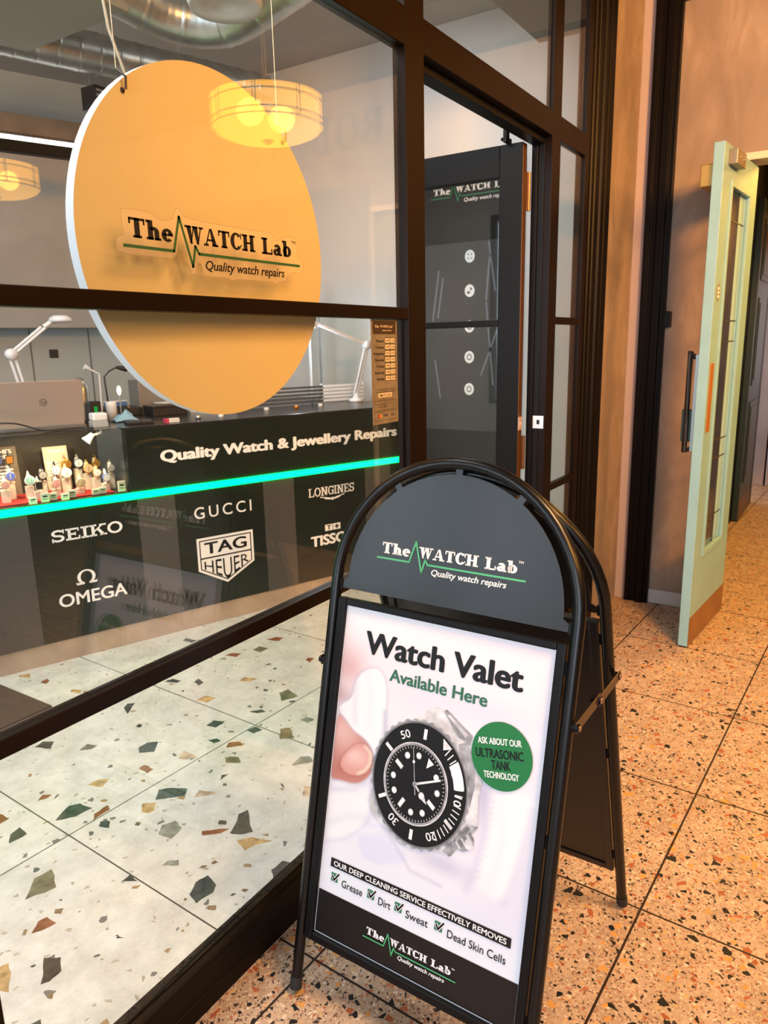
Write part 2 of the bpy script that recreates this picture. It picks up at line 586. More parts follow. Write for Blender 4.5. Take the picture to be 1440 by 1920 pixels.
def slab(ch, s=0.2, t=0.1):
    g = Glyph()
    w = 0.5
    if ch == 'T':
        w = .86
        g.r(.03, 1 - t, .83, 1); g.r(.43 - s / 2, 0, .43 + s / 2, 1); g.r(.21, 0, .65, t)
        g.r(.03, .68, .03 + .09, 1); g.r(.74, .68, .83, 1)
    elif ch == 'h':
        w = .76
        g.r(.09, 0, .09 + s, 1); g.r(0, 1 - t, .2, 1); g.r(0, 0, .38, t)
        g.arc(.41, .40, .26, .28, 0, 150, s * .95, t * 1.2); g.r(.67 - s * .95, 0, .67, .41); g.r(.42, 0, .76, t)
    elif ch == 'e':
        w = .64
        g.arc(.32, .34, .31, .35, 0, 318, s * .95, t * 1.1, 26); g.r(.1, .31, .62, .31 + t * .9)
    elif ch == 'W':
        w = 1.2
        g.q((.10, 1), (.10 + s * 1.1, 1), (.47, 0), (.33, 0)); g.q((.33, 0), (.41, 0), (.62, 1), (.54, 1))
        g.q((.52, 1), (.52 + s * 1.1, 1), (.88, 0), (.74, 0)); g.q((.76, 0), (.85, 0), (1.09, 1), (1.01, 1))
        g.r(0, 1 - t, .42, 1); g.r(.48, 1 - t, .84, 1); g.r(.90, 1 - t, 1.2, 1)
    elif ch == 'A':
        w = .98
        g.q((.09, 0), (.18, 0), (.5, 1), (.42, 1)); g.q((.42, 1), (.58, 1), (.90, 0), (.90 - s * 1.1, 0))
        g.r(.24, .28, .70, .28 + t); g.r(0, 0, .32, t); g.r(.56, 0, .98, t)
    elif ch in 'CG':
        w = .86
        g.arc(.44, .5, .42, .52, 40, 322 if ch == 'C' else 330, s, t * 1.15, 28)
        g.r(.74, .66, .82, 1)
        if ch == 'G':
            g.r(.84 - s, .06, .84, .46); g.r(.5, .42, .9, .42 + t)
        else:
            g.q((.70, .18), (.84, .25), (.84, .33), (.74, .30))
    elif ch in 'HNU':
        w = 1.0
        g.r(.12, 0, .12 + s, 1); g.r(.88 - s, 0, .88, 1); g.r(.3, .5 - t / 2, .7, .5 + t / 2) if ch == 'H' else None
        g.r(0, 0, .42, t); g.r(.58, 1 - t, 1, 1); g.r(0, 1 - t, .42, 1)
        if ch == 'H':
            g.r(.58, 0, 1, t)
        if ch == 'N':
            g.q((.12, 1), (.34, 1), (.88, 0), (.68, 0))
    elif ch == 'L':
        w = .82
        g.r(.12, 0, .12 + s, 1); g.r(0, 1 - t, .44, 1); g.r(0, 0, .8, t); g.r(.71, 0, .8, .36)
    elif ch == 'a':
        w = .70
        g.r(.60 - s, .06, .60, .5); g.arc(.34, .44, .26, .26, 0, 160, s * .9, t, 12)
        g.arc(.27, .21, .25, .22, 20, 340, s * .9, t * .9, 20); g.r(.44, 0, .70, t)
    elif ch == 'b':
        w = .74
        g.r(.09, 0, .09 + s, 1); g.r(0, 1 - t, .2, 1); g.arc(.38, .34, .33, .35, 0, 360, s * .95, t * 1.1, 30)
    elif ch == 'S':
        w = .76
        g.arc(.38, .72, .35, .30, 25, 272, s, t * 1.1, 24); g.arc(.38, .28, .35, .30, -155, 92, s, t * 1.1, 24)
        g.r(.64, .68, .72, 1.02); g.r(.04, -.02, .12, .32)
    elif ch == 'E':
        w = .82
        g.r(.12, 0, .12 + s, 1); g.r(0, 1 - t, .76, 1); g.r(0, 0, .80, t); g.r(.2, .5 - t / 2, .56, .5 + t / 2)
        g.r(.68, .70, .76, 1); g.r(.72, 0, .80, .32); g.r(.5, .36, .57, .64)
    elif ch == 'I':
        w = .44
        g.r(.22 - s / 2, 0, .22 + s / 2, 1); g.r(0, 0, .44, t); g.r(0, 1 - t, .44, 1)
    elif ch == 'K':
        w = .98
        g.r(.12, 0, .12 + s, 1); g.r(0, 0, .42, t); g.r(0, 1 - t, .42, 1)
        g.q((.30, .36), (.30, .50), (.74, 1), (.88, 1)); g.q((.42, .56), (.54, .68), (.94, 0), (.72, 0))
        g.r(.58, 1 - t, .98, 1); g.r(.60, 0, 1.0, t)
    elif ch == 'B':
        w = .84
        g.r(.12, 0, .12 + s, 1); g.r(0, 1 - t, .45, 1); g.r(0, 0, .45, t)
        g.arc(.42, .75, .33, .25, -90, 90, s, t, 14); g.arc(.42, .27, .39, .27, -90, 90, s, t, 14)
    elif ch == 'D':
        w = .94
        g.r(.12, 0, .12 + s, 1); g.r(0, 1 - t, .45, 1); g.r(0, 0, .45, t); g.arc(.42, .5, .48, .5, -90, 90, s, t, 24)
    elif ch == 'O':
        w = .94
        g.arc(.47, .5, .45, .52, 0, 360, s, t * 1.15, 36)
    return g, w


def slabtext(s, stem=0.2, thin=0.1, gap=0.06):
    V, F, x = [], [], 0.0
    for ch in s:
        if ch == ' ':
            x += .35
            continue
        g, w = slab(ch, stem, thin)
        b = len(V)
        V += [(p[0] + x, p[1]) for p in g.v]
        F += [tuple(b + i for i in f) for f in g.f]
        x += w + gap
    return V, F


T_THE, T_WATCH, T_LAB = slabtext('The', .265, .13, .02), slabtext('WATCH', .275, .12, .0), slabtext('Lab', .265, .13, .03)
T_QUAL = text2d('Quality watch repairs', 0.022, 0.22)
T_TM = text2d('TM', 0.02)


def polyline(mb, P, wd, fn, h, mi):
    for i in range(len(P) - 1):
        a, b = Vector(P[i]), Vector(P[i + 1])
        d = (b - a).normalized()
        n = Vector((-d.y, d.x)) * wd / 2
        a2, b2 = a - d * wd * .3, b + d * wd * .3
        mb.flat([tuple(a2 - n), tuple(b2 - n), tuple(b2 + n), tuple(a2 + n)], fn, h, mi)


def logo(fn, x0, y0, w, h=0.0005):
    """shop logo: returns (name, pulse line, tagline); x0,y0 = left end of the line"""
    A, B, T = MB(), MB(), MB()
    place2d(A, T_THE, x0 + .029 * w, x0 + .236 * w, y0 + .031 * w, .070 * w, fn, h)
    place2d(A, T_WATCH, x0 + .297 * w, x0 + .700 * w, y0 + .036 * w, .068 * w, fn, h)
    place2d(A, T_LAB, x0 + .742 * w, x0 + .944 * w, y0 + .034 * w, .070 * w, fn, h)
    place2d(T, T_QUAL, x0 + .396 * w, x0 + .890 * w, y0 - .058 * w, .036 * w, fn, h)
    place2d(A, T_TM, x0 + .948 * w, x0 + .978 * w, y0 + .095 * w, .014 * w, fn, h)
    polyline(B, [(x0 + a * w, y0 + b * w) for a, b in ((0, 0), (.235, 0), (.272, .130), (.328, -.052), (.347, .028), (.366, 0), (1, 0))], .0115 * w, fn, h * 1.5, 0)
    return A, B, T

# ------------------------------------------------------------------ floors
CH = {'d': (0.055, 0.062, 0.062), 'o': (0.16, 0.15, 0.095), 'r': (0.23, 0.085, 0.04), 'y': (0.47, 0.31, 0.14),
      'p': (0.48, 0.35, 0.25), 'b': (0.22, 0.15, 0.09), 'g': (0.24, 0.24, 0.21), 'k': (0.045, 0.036, 0.03)}
chip_mats = {k: pbr('stone_chip_' + n, CH[k], 0.3, mottle=0.45, mscale=30) for k, n in
             dict(d='slate', o='olive', r='rust', y='ochre', p='sand', b='brown', g='grey', k='charcoal').items()}
CHIPS = [
("d",[(1.36,1.392),(1.401,1.404),(1.423,1.366),(1.385,1.326)]),
("o",[(1.433,1.223),(1.479,1.24),(1.493,1.196),(1.465,1.192)]),
("d",[(1.742,1.363),(1.77,1.375),(1.789,1.351),(1.711,1.301)]),
("d",[(1.565,1.05),(1.603,1.05),(1.63,1.02),(1.573,0.974),(1.539,1.017)]),
("r",[(1.473,0.936),(1.496,0.934),(1.495,0.885),(1.465,0.883)]),
("y",[(1.31,1.003),(1.353,0.999),(1.375,0.97),(1.33,0.95)]),
("r",[(1.165,1.068),(1.196,1.084),(1.214,1.059),(1.193,1.054)]),
("d",[(1.135,0.921),(1.206,0.953),(1.233,0.932),(1.239,0.875),(1.183,0.883)]),
("r",[(1.2,0.818),(1.222,0.844),(1.275,0.845),(1.265,0.82)]),
("d",[(1.19,0.775),(1.209,0.795),(1.225,0.769),(1.202,0.742)]),
("y",[(1.31,0.723),(1.341,0.754),(1.366,0.719),(1.337,0.69),(1.313,0.699)]),
("d",[(1.375,0.734),(1.42,0.77),(1.447,0.745),(1.475,0.691),(1.444,0.668),(1.403,0.706)]),
("p",[(1.453,0.633),(1.492,0.651),(1.51,0.583)]),
("d",[(1.811,0.951),(1.855,0.956),(1.868,0.908),(1.818,0.905)]),
("d",[(1.734,0.862),(1.762,0.842),(1.757,0.817),(1.73,0.827)]),
("r",[(1.732,0.764),(1.763,0.782),(1.791,0.751),(1.775,0.721)]),
("o",[(1.678,0.716),(1.695,0.71),(1.709,0.678),(1.685,0.646),(1.658,0.69)]),
("p",[(1.589,0.864),(1.636,0.885),(1.629,0.806),(1.597,0.831)]),
("d",[(1.865,0.785),(1.906,0.775),(1.899,0.735),(1.862,0.746)]),
("b",[(1.941,0.681),(1.967,0.656),(1.917,0.589),(1.882,0.63)]),
("g",[(1.766,0.476),(1.829,0.486),(1.847,0.463),(1.827,0.426),(1.789,0.453)]),
("d",[(1.567,0.63),(1.595,0.65),(1.611,0.632)]),
("d",[(1.38,0.399),(1.465,0.444),(1.496,0.433),(1.423,0.343),(1.394,0.366)]),
("g",[(1.261,0.584),(1.297,0.61),(1.335,0.591),(1.321,0.545),(1.267,0.534)]),
("r",[(1.328,0.465),(1.343,0.481),(1.396,0.416),(1.365,0.424)]),
("y",[(1.367,0.359),(1.404,0.328),(1.422,0.263),(1.381,0.297),(1.345,0.305)]),
("d",[(1.393,0.463),(1.409,0.474),(1.419,0.453),(1.405,0.439)]),
("d",[(1.324,0.183),(1.37,0.18),(1.379,0.14),(1.345,0.121),(1.302,0.156)]),
("d",[(1.135,0.31),(1.175,0.33),(1.214,0.322),(1.199,0.273),(1.176,0.26),(1.121,0.269)]),
("o",[(0.885,0.679),(0.948,0.735),(0.996,0.728),(0.959,0.649)]),
("d",[(0.995,0.941),(1.021,0.979),(1.057,0.989),(1.05,0.937),(1.035,0.935)]),
("r",[(1.033,1.089),(1.063,1.108),(1.065,1.059),(1.033,1.057)]),
("r",[(0.825,0.553),(0.858,0.576),(0.88,0.57),(0.881,0.531),(0.855,0.536)]),
("k",[(0.746,0.389),(0.796,0.454),(0.82,0.42),(0.796,0.382),(0.763,0.379)]),
("y",[(0.71,0.526),(0.742,0.514),(0.721,0.471),(0.694,0.431),(0.681,0.464)]),
("b",[(0.897,0.565),(0.908,0.577),(0.922,0.562),(0.907,0.548)]),
("b",[(1.121,0.226),(1.132,0.236),(1.145,0.217),(1.131,0.207)]),
("b",[(0.732,0.341),(0.741,0.35),(0.752,0.347),(0.738,0.33)]),
("d",[(0.674,0.312),(0.693,0.303),(0.683,0.287),(0.669,0.299)]),
("g",[(1.173,0.465),(1.195,0.466),(1.215,0.443),(1.199,0.424)]),
("d",[(1.069,0.511),(1.099,0.514),(1.094,0.474)]),
("d",[(1.175,0.127),(1.193,0.128),(1.209,0.114),(1.181,0.109)]),
("r",[(2.339,1.374),(2.376,1.364),(2.395,1.321),(2.352,1.31)]),
("o",[(2.458,1.305),(2.508,1.304),(2.512,1.251),(2.453,1.247)]),
("r",[(2.586,1.332),(2.638,1.313),(2.656,1.271),(2.608,1.263)]),
("y",[(2.17,1.121),(2.209,1.123),(2.227,1.06),(2.185,1.072)]),
("o",[(2.169,0.884),(2.219,0.875),(2.189,0.795),(2.118,0.827)]),
("r",[(2.495,1.001),(2.521,1.008),(2.532,0.979),(2.486,0.966)]),
("d",[(2.059,1.287),(2.091,1.292),(2.077,1.243),(2.042,1.24)]),
("y",[(1.943,1.143),(1.988,1.147),(1.999,1.089),(1.951,1.088)]),
("d",[(1.991,1.404),(2.03,1.396),(2.037,1.347),(2.012,1.345)]),
("d",[(2.363,1.698),(2.394,1.706),(2.401,1.633),(2.366,1.634)]),
("y",[(1.679,2.027),(1.696,2.045),(1.729,2.013),(1.702,1.973)]),
("r",[(1.698,1.887),(1.74,1.899),(1.728,1.864),(1.702,1.85)]),
("y",[(1.712,1.687),(1.731,1.699),(1.749,1.659),(1.723,1.638)]),
("p",[(1.643,0.326),(1.692,0.362),(1.7,0.331),(1.66,0.309)]),
("g",[(2.037,0.661),(2.072,0.655),(2.067,0.61),(2.031,0.616)]),
("b",[(0.809,0.568),(0.823,0.581),(0.829,0.575),(0.815,0.561)]),
("d",[(0.763,0.46),(0.773,0.456),(0.774,0.448),(0.764,0.452)]),
("d",[(1.66,1.188),(1.682,1.194),(1.68,1.171),(1.663,1.166)]),
("d",[(1.19,0.213),(1.201,0.211),(1.204,0.202),(1.192,0.205)]),
("b",[(1.22,0.365),(1.234,0.366),(1.243,0.351),(1.231,0.353)]),
("b",[(1.254,0.351),(1.269,0.351),(1.268,0.334),(1.255,0.341)]),
("b",[(1.219,0.199),(1.229,0.199),(1.233,0.184),(1.221,0.184)]),
("b",[(1.252,0.685),(1.267,0.693),(1.272,0.678),(1.258,0.67)]),
("d",[(0.943,0.335),(0.934,0.364),(0.941,0.356),(0.93,0.354)]),
("d",[(0.933,0.6),(0.941,0.594),(0.935,0.589)]),
("d",[(1.213,1.039),(1.229,1.036),(1.201,1.028)]),
("d",[(0.935,0.511),(0.943,0.513),(0.934,0.515)]),
("d",[(1.982,0.882),(2.023,0.85),(2.017,0.822),(1.989,0.844)]),
("b",[(1.109,0.304),(1.119,0.312),(1.12,0.3)])
]
keys = list(CH)
f = MB().box(-4, -6.5, -0.1, 9, 0.0, 0)
structure(f.build('floor', floor_m))
f = MB().box(-1.2, 0.0, -0.1, 4.3, 5.6, 0)


def rag(P):
    """roughen a chip outline a little, like broken stone"""
    out = []
    for i in range(len(P)):
        a, b = Vector(P[i]), Vector(P[(i + 1) % len(P)])
        d = b - a
        n = Vector((-d.y, d.x))
        out.append(tuple(a))
        for t in (.33, .66):
            out.append(tuple(a + d * (t + random.uniform(-.06, .06)) + n * random.uniform(-.05, .05)))
    return out


for k, P in CHIPS:
    f.flat(rag(P), lambda a, b, c: (a, b, c), 0.0004, 1 + keys.index(k))
structure(f.build('floor_shop', [shopfloor_m] + [chip_mats[k] for k in keys], recalc=False))

# ------------------------------------------------------------------ shell
MBX = lambda *a: MB().box(*a)
# shop
structure(MBX(4.3, 0.1, 0, 4.4, 5.6, 3.3).build('wall_right', shopwall))
w = MB()
w.box(-1.3, 0.0, 0, -1.2, 0.2, 3.3)
w.box(-1.3, 2.1, 0, -1.2, 5.6, 3.3)
w.box(-1.3, 0.2, 0, -1.2, 2.1, 0.85)
w.box(-1.3, 0.2, 2.65, -1.2, 2.1, 3.3)
structure(w.build('wall_left', shopwall))
w3 = structure(thing('added_window', (-1.25, 1.15, 0.85)))  # made-up window out of view, added to let the cool light in
g = MB()
for (a, b, c, d_) in ((-.95, 0, -.90, 1.8), (.90, 0, .95, 1.8), (-.90, 0, .90, .05), (-.90, 1.75, .90, 1.8), (-.02, .05, .02, 1.75)):
    g.box(-.03, a, b, .03, c, d_)
g.build('frame', bronze, w3, bevel=.002)
MBX(-.005, -.90, .05, .005, .90, 1.75).build('pane', clearglass, w3)
structure(MBX(-1.3, 0.0, 3.3, 4.4, 5.7, 3.4).build('ceiling', ceil_m))
structure(MBX(3.0, 0.12, 2.9, 3.85, 0.44, 3.3).build('trim_1', pbr('grey_soffit', (0.33, 0.32, 0.31), 0.8)))
# arcade
structure(MBX(-4, -6.6, 0, 9, -6.5, 3.3).build('wall_back', pbr('dark_opposite_shopfront', (0.05, 0.035, 0.025), 0.6)))
structure(MBX(-4, -6.6, 3.3, 9, 0.0, 3.4).build('ceiling_arcade', pbr('brown_ceiling', (0.11, 0.075, 0.05), 0.8)))
# plaster pier right of the shopfront, then the end wall with its doorway
structure(MBX(3.60, 0.0, 0, 4.11, 0.1, 3.3).build('wall_front', conc))
w = MB()
w.box(4.11, -0.503, 0, 4.26, 0.0, 3.3)
w.box(4.11, -1.62, 2.30, 4.26, -0.503, 3.3)
w.box(4.11, -6.5, 2.45, 4.26, -1.62, 3.3)
structure(w.build('wall_end', conc))
structure(MBX(4.09, -6.5, 0, 4.26, -1.62, 2.45).build('wall_end_darkened', pbr('darkened_wall', (0.035, 0.024, 0.018), 0.5)))  # unseen lower wall, added dark to weaken its reflection in the shop window
structure(MBX(4.098, -0.55, 0, 4.11, -0.187, 0.078).build('baseboard_end', pbr('grey_white_skirting', (0.55, 0.53, 0.52), 0.5), bevel=0.003))
structure(MBX(4.02, -6.4, 3.02, 4.11, -0.19, 3.3).build('trim_2', pbr('dark_beam', (0.05, 0.03, 0.02), 0.6)))
# cream door frame head and jambs in the doorway
w = MB()
w.box(4.105, -1.62, 2.272, 4.27, -0.503, 2.305)
w.box(4.105, -1.62, 0, 4.27, -1.59, 2.27)
structure(w.build('trim_3', pbr('cream_door_lining', (0.66, 0.60, 0.48), 0.45), bevel=0.002))
# rear corridor
structure(MBX(4.26, -0.30, 0, 7.06, -0.24, 3.3).build('wall_corridor', blackpaint))
w = MB()
w.box(7.06, -0.34, 0, 7.2, 0.0, 3.3)
w.box(7.06, -1.5, 2.45, 7.2, -0.34, 3.3)
structure(w.build('wall_corridor_end', blackpaint))
structure(MBX(4.26, -1.75, 0, 9, -1.69, 3.3).build('wall_corridor_right', conc))
structure(MBX(8.2, -1.7, 0, 8.3, 0.0, 3.3).build('wall_far', blackpaint))
brick = bpy.data.materials.new('brown_woven_panel')
N, L = nt(brick)
b = N['Principled BSDF']
tc = N.new('ShaderNodeTexCoord')
mp = N.new('ShaderNodeMapping')
mp.inputs['Rotation'].default_value = (0, PI / 2, PI / 2)
L.new(tc.outputs['Object'], mp.inputs[0])
bt = N.new('ShaderNodeTexBrick')
bt.inputs['Scale'].default_value = 18
bt.inputs['Color1'].default_value = (0.30, 0.15, 0.08, 1)
bt.inputs['Color2'].default_value = (0.38, 0.20, 0.11, 1)
bt.inputs['Mortar'].default_value = (0.12, 0.06, 0.03, 1)
L.new(mp.outputs[0], bt.inputs['Vector'])
L.new(bt.outputs['Color'], b.inputs['Base Color'])
w = MB()
w.box(8.1, -1.0, 2.42, 8.15, -0.02, 3.2)
o = w.build('woven_wall_panel', brick)
tag(o, 'brown woven-look wall panel above the lift front at the end of the corridor', 'wall panel')
o = thing('elevator', (8.10, -0.2, 0), 0, 'brushed steel lift doors under a rust red band at the far end of the corridor', 'lift')
MBX(-0.01, -0.8, 2.27, 0.06, 0.18, 2.42).build('header', pbr('rust_red_header', (0.32, 0.09, 0.03), 0.4), o, bevel=0.004)
lift = pbr('warm_brushed_steel', (0.55, 0.47, 0.45), 0.28, 0.75, mottle=0.15, mscale=3)
MBX(0, -0.145, 0, 0.03, 0.18, 2.27).build('steel_panel', lift, o, bevel=0.004)
MBX(0, -0.80, 0, 0.03, -0.16, 2.27).build('steel_panel', lift, o, bevel=0.004)

# black panelled column frame at the right of the shopfront
prof = [(3.34, 0.06), (3.34, 0.0), (3.36, 0.0), (3.365, -0.008), (3.39, -0.008), (3.395, -0.016), (3.43, -0.016), (3.435, -0.006), (3.47, -0.006),
        (3.475, -0.018), (3.515, -0.018), (3.52, -0.024), (3.585, -0.024), (3.60, -0.012), (3.60, 0.06)]
structure(MB().prism(prof, 0, 3.3).build('trim_4', blackpaint, bevel=0.002))
# pale plaster edge, black casing at the wall corner
structure(MBX(4.104, -0.062, 0, 4.11, 0.0, 3.3).build('trim_5', pbr('pinkish_plaster_edge', (0.46, 0.38, 0.36), 0.6)))
prof = [(4.11, -0.062), (4.070, -0.062), (4.070, -0.085), (4.078, -0.090), (4.078, -0.118), (4.062, -0.124), (4.062, -0.160), (4.072, -0.166), (4.072, -0.188), (4.11, -0.188)]
structure(MB().prism(prof, 0, 3.3).build('trim_6', blackpaint, bevel=0.002))

# ------------------------------------------------------------------ shopfront: window_1 (big window), window_2 (over door and sidelight)
win1 = structure(thing('window_1', (1.15, 0.0, 0)))
ox = -1.15


def bar(parent, name, x0, y0, z0, x1, y1, z1, m=bronze, dx=0.0):
    return MBX(x0 + dx, y0, z0, x1 + dx, y1, z1).build(name, m, parent, bevel=0.0022)


bar(win1, 'mullion', 0.389, -0.0005, 0, 0.484, 0.04, 3.3, dx=ox)
bar(win1, 'mullion', 1.818, -0.0005, 0, 1.916, 0.04, 3.3, dx=ox)
bar(win1, 'head_beam', 0.484, 0.0, 2.208, 1.818, 0.04, 2.300, dx=ox)
bar(win1, 'transom', 0.484, 0.002, 1.519, 1.818, 0.034, 1.551, dx=ox)
bar(win1, 'rail', 0.484, 0.002, 0.817, 1.818, 0.034, 0.850, dx=ox)
bar(win1, 'top_rail', 0.484, 0.0, 3.2, 1.818, 0.04, 3.3, dx=ox)
sill = MB()
pr = [(0.0, 0.0), (0.0, 0.045), (0.003, 0.047), (0.003, 0.096), (0.0, 0.098), (0.0, 0.118), (0.006, 0.124), (0.014, 0.130), (0.016, 0.136), (0.04, 0.136), (0.04, 0.0)]
sill.prism(pr, 0.484 + ox, 1.818 + ox, lambda a, b, c: (c, a, b))
sill.build('sill', blackpaint, win1, bevel=0.0015)
GY0, GY1 = 0.014, 0.024
for nm, z0, z1 in (('lower_pane', 0.136, 0.817), ('middle_pane', 0.850, 1.519), ('upper_pane', 1.551, 2.208), ('top_pane', 2.300, 3.2)):
    MBX(0.484 + ox, GY0, z0, 1.818 + ox, GY1, z1).build(nm, clearglass, win1)

win2 = structure(thing('window_2', (2.6, 0.0, 0)))
o2 = -2.6
bar(win2, 'head_beam', 1.916, 0.0, 2.214, 2.901, 0.03, 2.301, dx=o2)
bar(win2, 'head_beam', 2.990, 0.0, 2.214, 3.294, 0.03, 2.301, dx=o2)
bar(win2, 'post', 2.901, -0.0005, 0, 2.990, 0.03, 3.3, dx=o2)
bar(win2, 'transom', 2.990, 0.002, 1.520, 3.294, 0.026, 1.550, dx=o2)
bar(win2, 'rail', 2.990, 0.002, 0.820, 3.294, 0.026, 0.850, dx=o2)
bar(win2, 'jamb', 3.294, -0.0005, 0, 3.34, 0.03, 3.3, dx=o2)
bar(win2, 'top_rail', 1.916, 0.0, 3.2, 3.294, 0.03, 3.3, dx=o2)
bar(win2, 'sill', 2.990, 0.0, 0, 3.294, 0.03, 0.14, dx=o2)
bar(win2, 'threshold', 1.916, 0.0, 0, 2.901, 0.08, 0.012, dx=o2)
MBX(1.916 + o2, 0.03, 2.19, 2.901 + o2, 0.080, 2.235).build('door_stop', blacksatin, win2, bevel=0.002)
MBX(2.901 + o2, 0.03, 0, 2.93 + o2, 0.055, 2.235).build('door_jamb', blacksatin, win2, bevel=0.002)
MBX(2.893 + o2, 0.055, 0, 2.93 + o2, 0.080, 2.235).build('door_jamb', blacksatin, win2, bevel=0.002)
for nm, x0, x1, z0, z1 in (('over_door_pane', 1.916, 2.901, 2.301, 3.2), ('side_top_pane', 2.99, 3.294, 2.301, 3.2), ('side_upper_pane', 2.99, 3.294, 1.55, 2.214),
                           ('side_middle_pane', 2.99, 3.294, 0.85, 1.52), ('side_lower_pane', 2.99, 3.294, 0.14, 0.82)):
    MBX(x0 + o2, 0.010, z0, x1 + o2, 0.018, z1).build(nm, clearglass, win2)
# strike plate on the post
s = MB()
s.box(2.8985 + o2, 0.006, 1.100, 2.9008 + o2, 0.052, 1.152)
s.box(2.8975 + o2, 0.023, 1.117, 2.8984 + o2, 0.035, 1.135, 1)
for yy in (0.012, 0.046):
    for zz in (1.106, 1.146):
        s.lathe([(0.0, 0.0008), (0.004, 0.0)], (2.8984 + o2, yy, zz), 8, 2, fn=lambda x, y, z: (-z, x, y))
s.build('strike_plate', [chrome, ink, white], win2)

# ------------------------------------------------------------------ door_1: black framed glass shop door, swung inwards
d1 = structure(thing('door_1', (2.86, 0.085, 0)))
tag(d1, 'open black framed shop door with a large glass', 'door')
LX0, LX1 = -0.045, 0.0     # leaf thickness (x), leaf runs along +y
DW = 0.572
dfm = pbr('black_door_profile', (0.004, 0.0035, 0.004), 0.40, spec=0.15)
d = MB()
d.box(LX0, 0, 0.015, LX1, 0.095, 2.19)
d.box(LX0, DW - .085, 0.015, LX1, DW, 2.19)
d.box(LX0, 0.095, 2.075, LX1, DW - .085, 2.19)
d.box(LX0, 0.095, 0.015, LX1, DW - .085, 0.20)
d.box(LX0, 0.095, 1.515, LX1, DW - .085, 1.542)
d.build('door_frame', dfm, d1, bevel=0.003)
MBX(LX0 + 0.002, -0.0025, 0.02, LX1 - 0.012, 0.0, 2.185).build('edge_strip', pbr('bronze_edge', (0.16, 0.075, 0.03), 0.3, 0.6), d1, bevel=0.001)
MBX(-0.030, 0.095, 0.20, -0.020, DW - .085, 1.515).build('lower_pane', clearglass, d1)
MBX(-0.030, 0.095, 1.542, -0.020, DW - .085, 2.075).build('upper_pane', clearglass, d1)

# black wall poster with white icons, seen through the door glass
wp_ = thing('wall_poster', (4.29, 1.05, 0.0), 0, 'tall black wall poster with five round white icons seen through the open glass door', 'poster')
fw = lambda a, b, c: (-c, -(a - 0), b)           # a grows to the right (towards -y)
K = 1.5
py = lambda y: -(((y + 1.0911) * K - 1.0911) - 1.05)
pz = lambda z: 1.45 + (z - 1.45) * K
MB().prism(rect(-0.40, 0.35, 0.37, 2.50), 0.0, 0.006, fw).build('sheet', pbr('dark_poster_print', (0.007, 0.007, 0.0075), 0.6, spec=0.2), wp_)
MB().flat(rect(-0.395, 0.9, 0.365, 2.06), fw, 0.0066).build('painted_reflection', pbr('painted_reflection_grey', (0.050, 0.050, 0.053), 0.6, spec=0.2), wp_)  # grey glass reflection painted on as a flat band
A, B, T = logo(fw, py(0.505), pz(2.036), 0.385 * K, 0.0075)
gwv = pbr('grey_white_vinyl', (0.72, 0.72, 0.72), 0.4)
A.build('name_lettering', gwv, wp_)
T.build('tagline', gwv, wp_)
B.build('pulse_line', greenink, wp_)
dec = pbr('pale_icon', (0.75, 0.82, 0.90), 0.4)
decd = pbr('grey_icon_mark', (0.10, 0.12, 0.15), 0.4)
for k, z in enumerate((1.800, 1.664, 1.520, 1.394, 1.260)):
    g = MB()
    cy, z = py(0.325), pz(z)
    off = 0.0075
    g.flat(ell(cy, z, 0.034, 0.038, 24), fw, off)
    if k == 0:
        for a, b2 in ((-.011, .012), (.011, .012), (-.011, -.012), (.011, -.012)):
            g.flat(ell(cy + a, z + b2, .0045, .005, 10), fw, off + .0006, 1)
    elif k == 1:
        g.flat(rect(cy - .018, z - .018, cy + .003, z - .003), fw, off + .0006, 1)
        g.flat(rect(cy + .003, z + .003, cy + .016, z + .018), fw, off + .0006, 1)
    else:
        g.ring(ell(cy, z, .018, .020, 20), ell(cy, z, .012, .013, 20), fw, off + .0006, 1)
    g.build('round_icon', [dec, decd], wp_)
plp = pbr('pale_line_print', (0.13, 0.15, 0.19), 0.5)
for (ya, za, yb, zb) in ((.47, 1.75, .50, 1.55), (.45, 1.72, .475, 1.56), (.24, 1.85, .21, 1.66), (.235, 1.80, .25, 1.62), (.20, 1.50, .27, 1.32), (.25, 1.62, .215, 1.28), (.49, 1.38, .465, 1.22)):
    g = MB()
    polyline(g, [(py(ya), pz(za)), (py(yb), pz(zb))], .012, fw, .0072, 0)
    g.build('pale_line', plp, wp_)
# hinges, lock plate, closer arm
for z in (2.02, 1.0, 0.25):
    g = MB()
    g.tube([(0.012, -0.004, z - 0.07), (0.012, -0.004, z + 0.07)], 0.008, 10)
    g.box(-0.004, -0.002, z - 0.07, 0.022, 0.002, z + 0.07)
    g.build('hinge', pbr('bronze_hinge', (0.20, 0.11, 0.06), 0.35, 0.7), d1)
s = MB()
s.box(LX0 + 0.001, -0.0045, 1.098, LX1 - 0.006, -0.0026, 1.152)
s.lathe([(0.0, 0.001), (0.004, 0.0)], (-0.025, -0.0046, 1.125), 10, 1, fn=lambda x, y, z: (x, -z, y))
s.build('lock_plate', [pbr('warm_plate', (0.55, 0.42, 0.36), 0.4, 0.5), white], d1)
g = MB()
g.box(-0.028, 0.06, 2.191, -0.012, 0.075, 2.213)
g.tube([(-0.02, 0.07, 2.20), (-0.05, 0.085, 2.21)], 0.006, 8)
g.box(-0.075, 0.055, 2.191, -0.045, 0.068, 2.235)
g.build('closer_arm', blacksatin, d1)

# ------------------------------------------------------------------ door_2: pale green corridor door, open towards the camera
d2 = structure(thing('door_2', (4.171, -0.560, 0), PI - 0.0793))
tag(d2, 'pale green panel door standing open with a leaded glass strip', 'door')
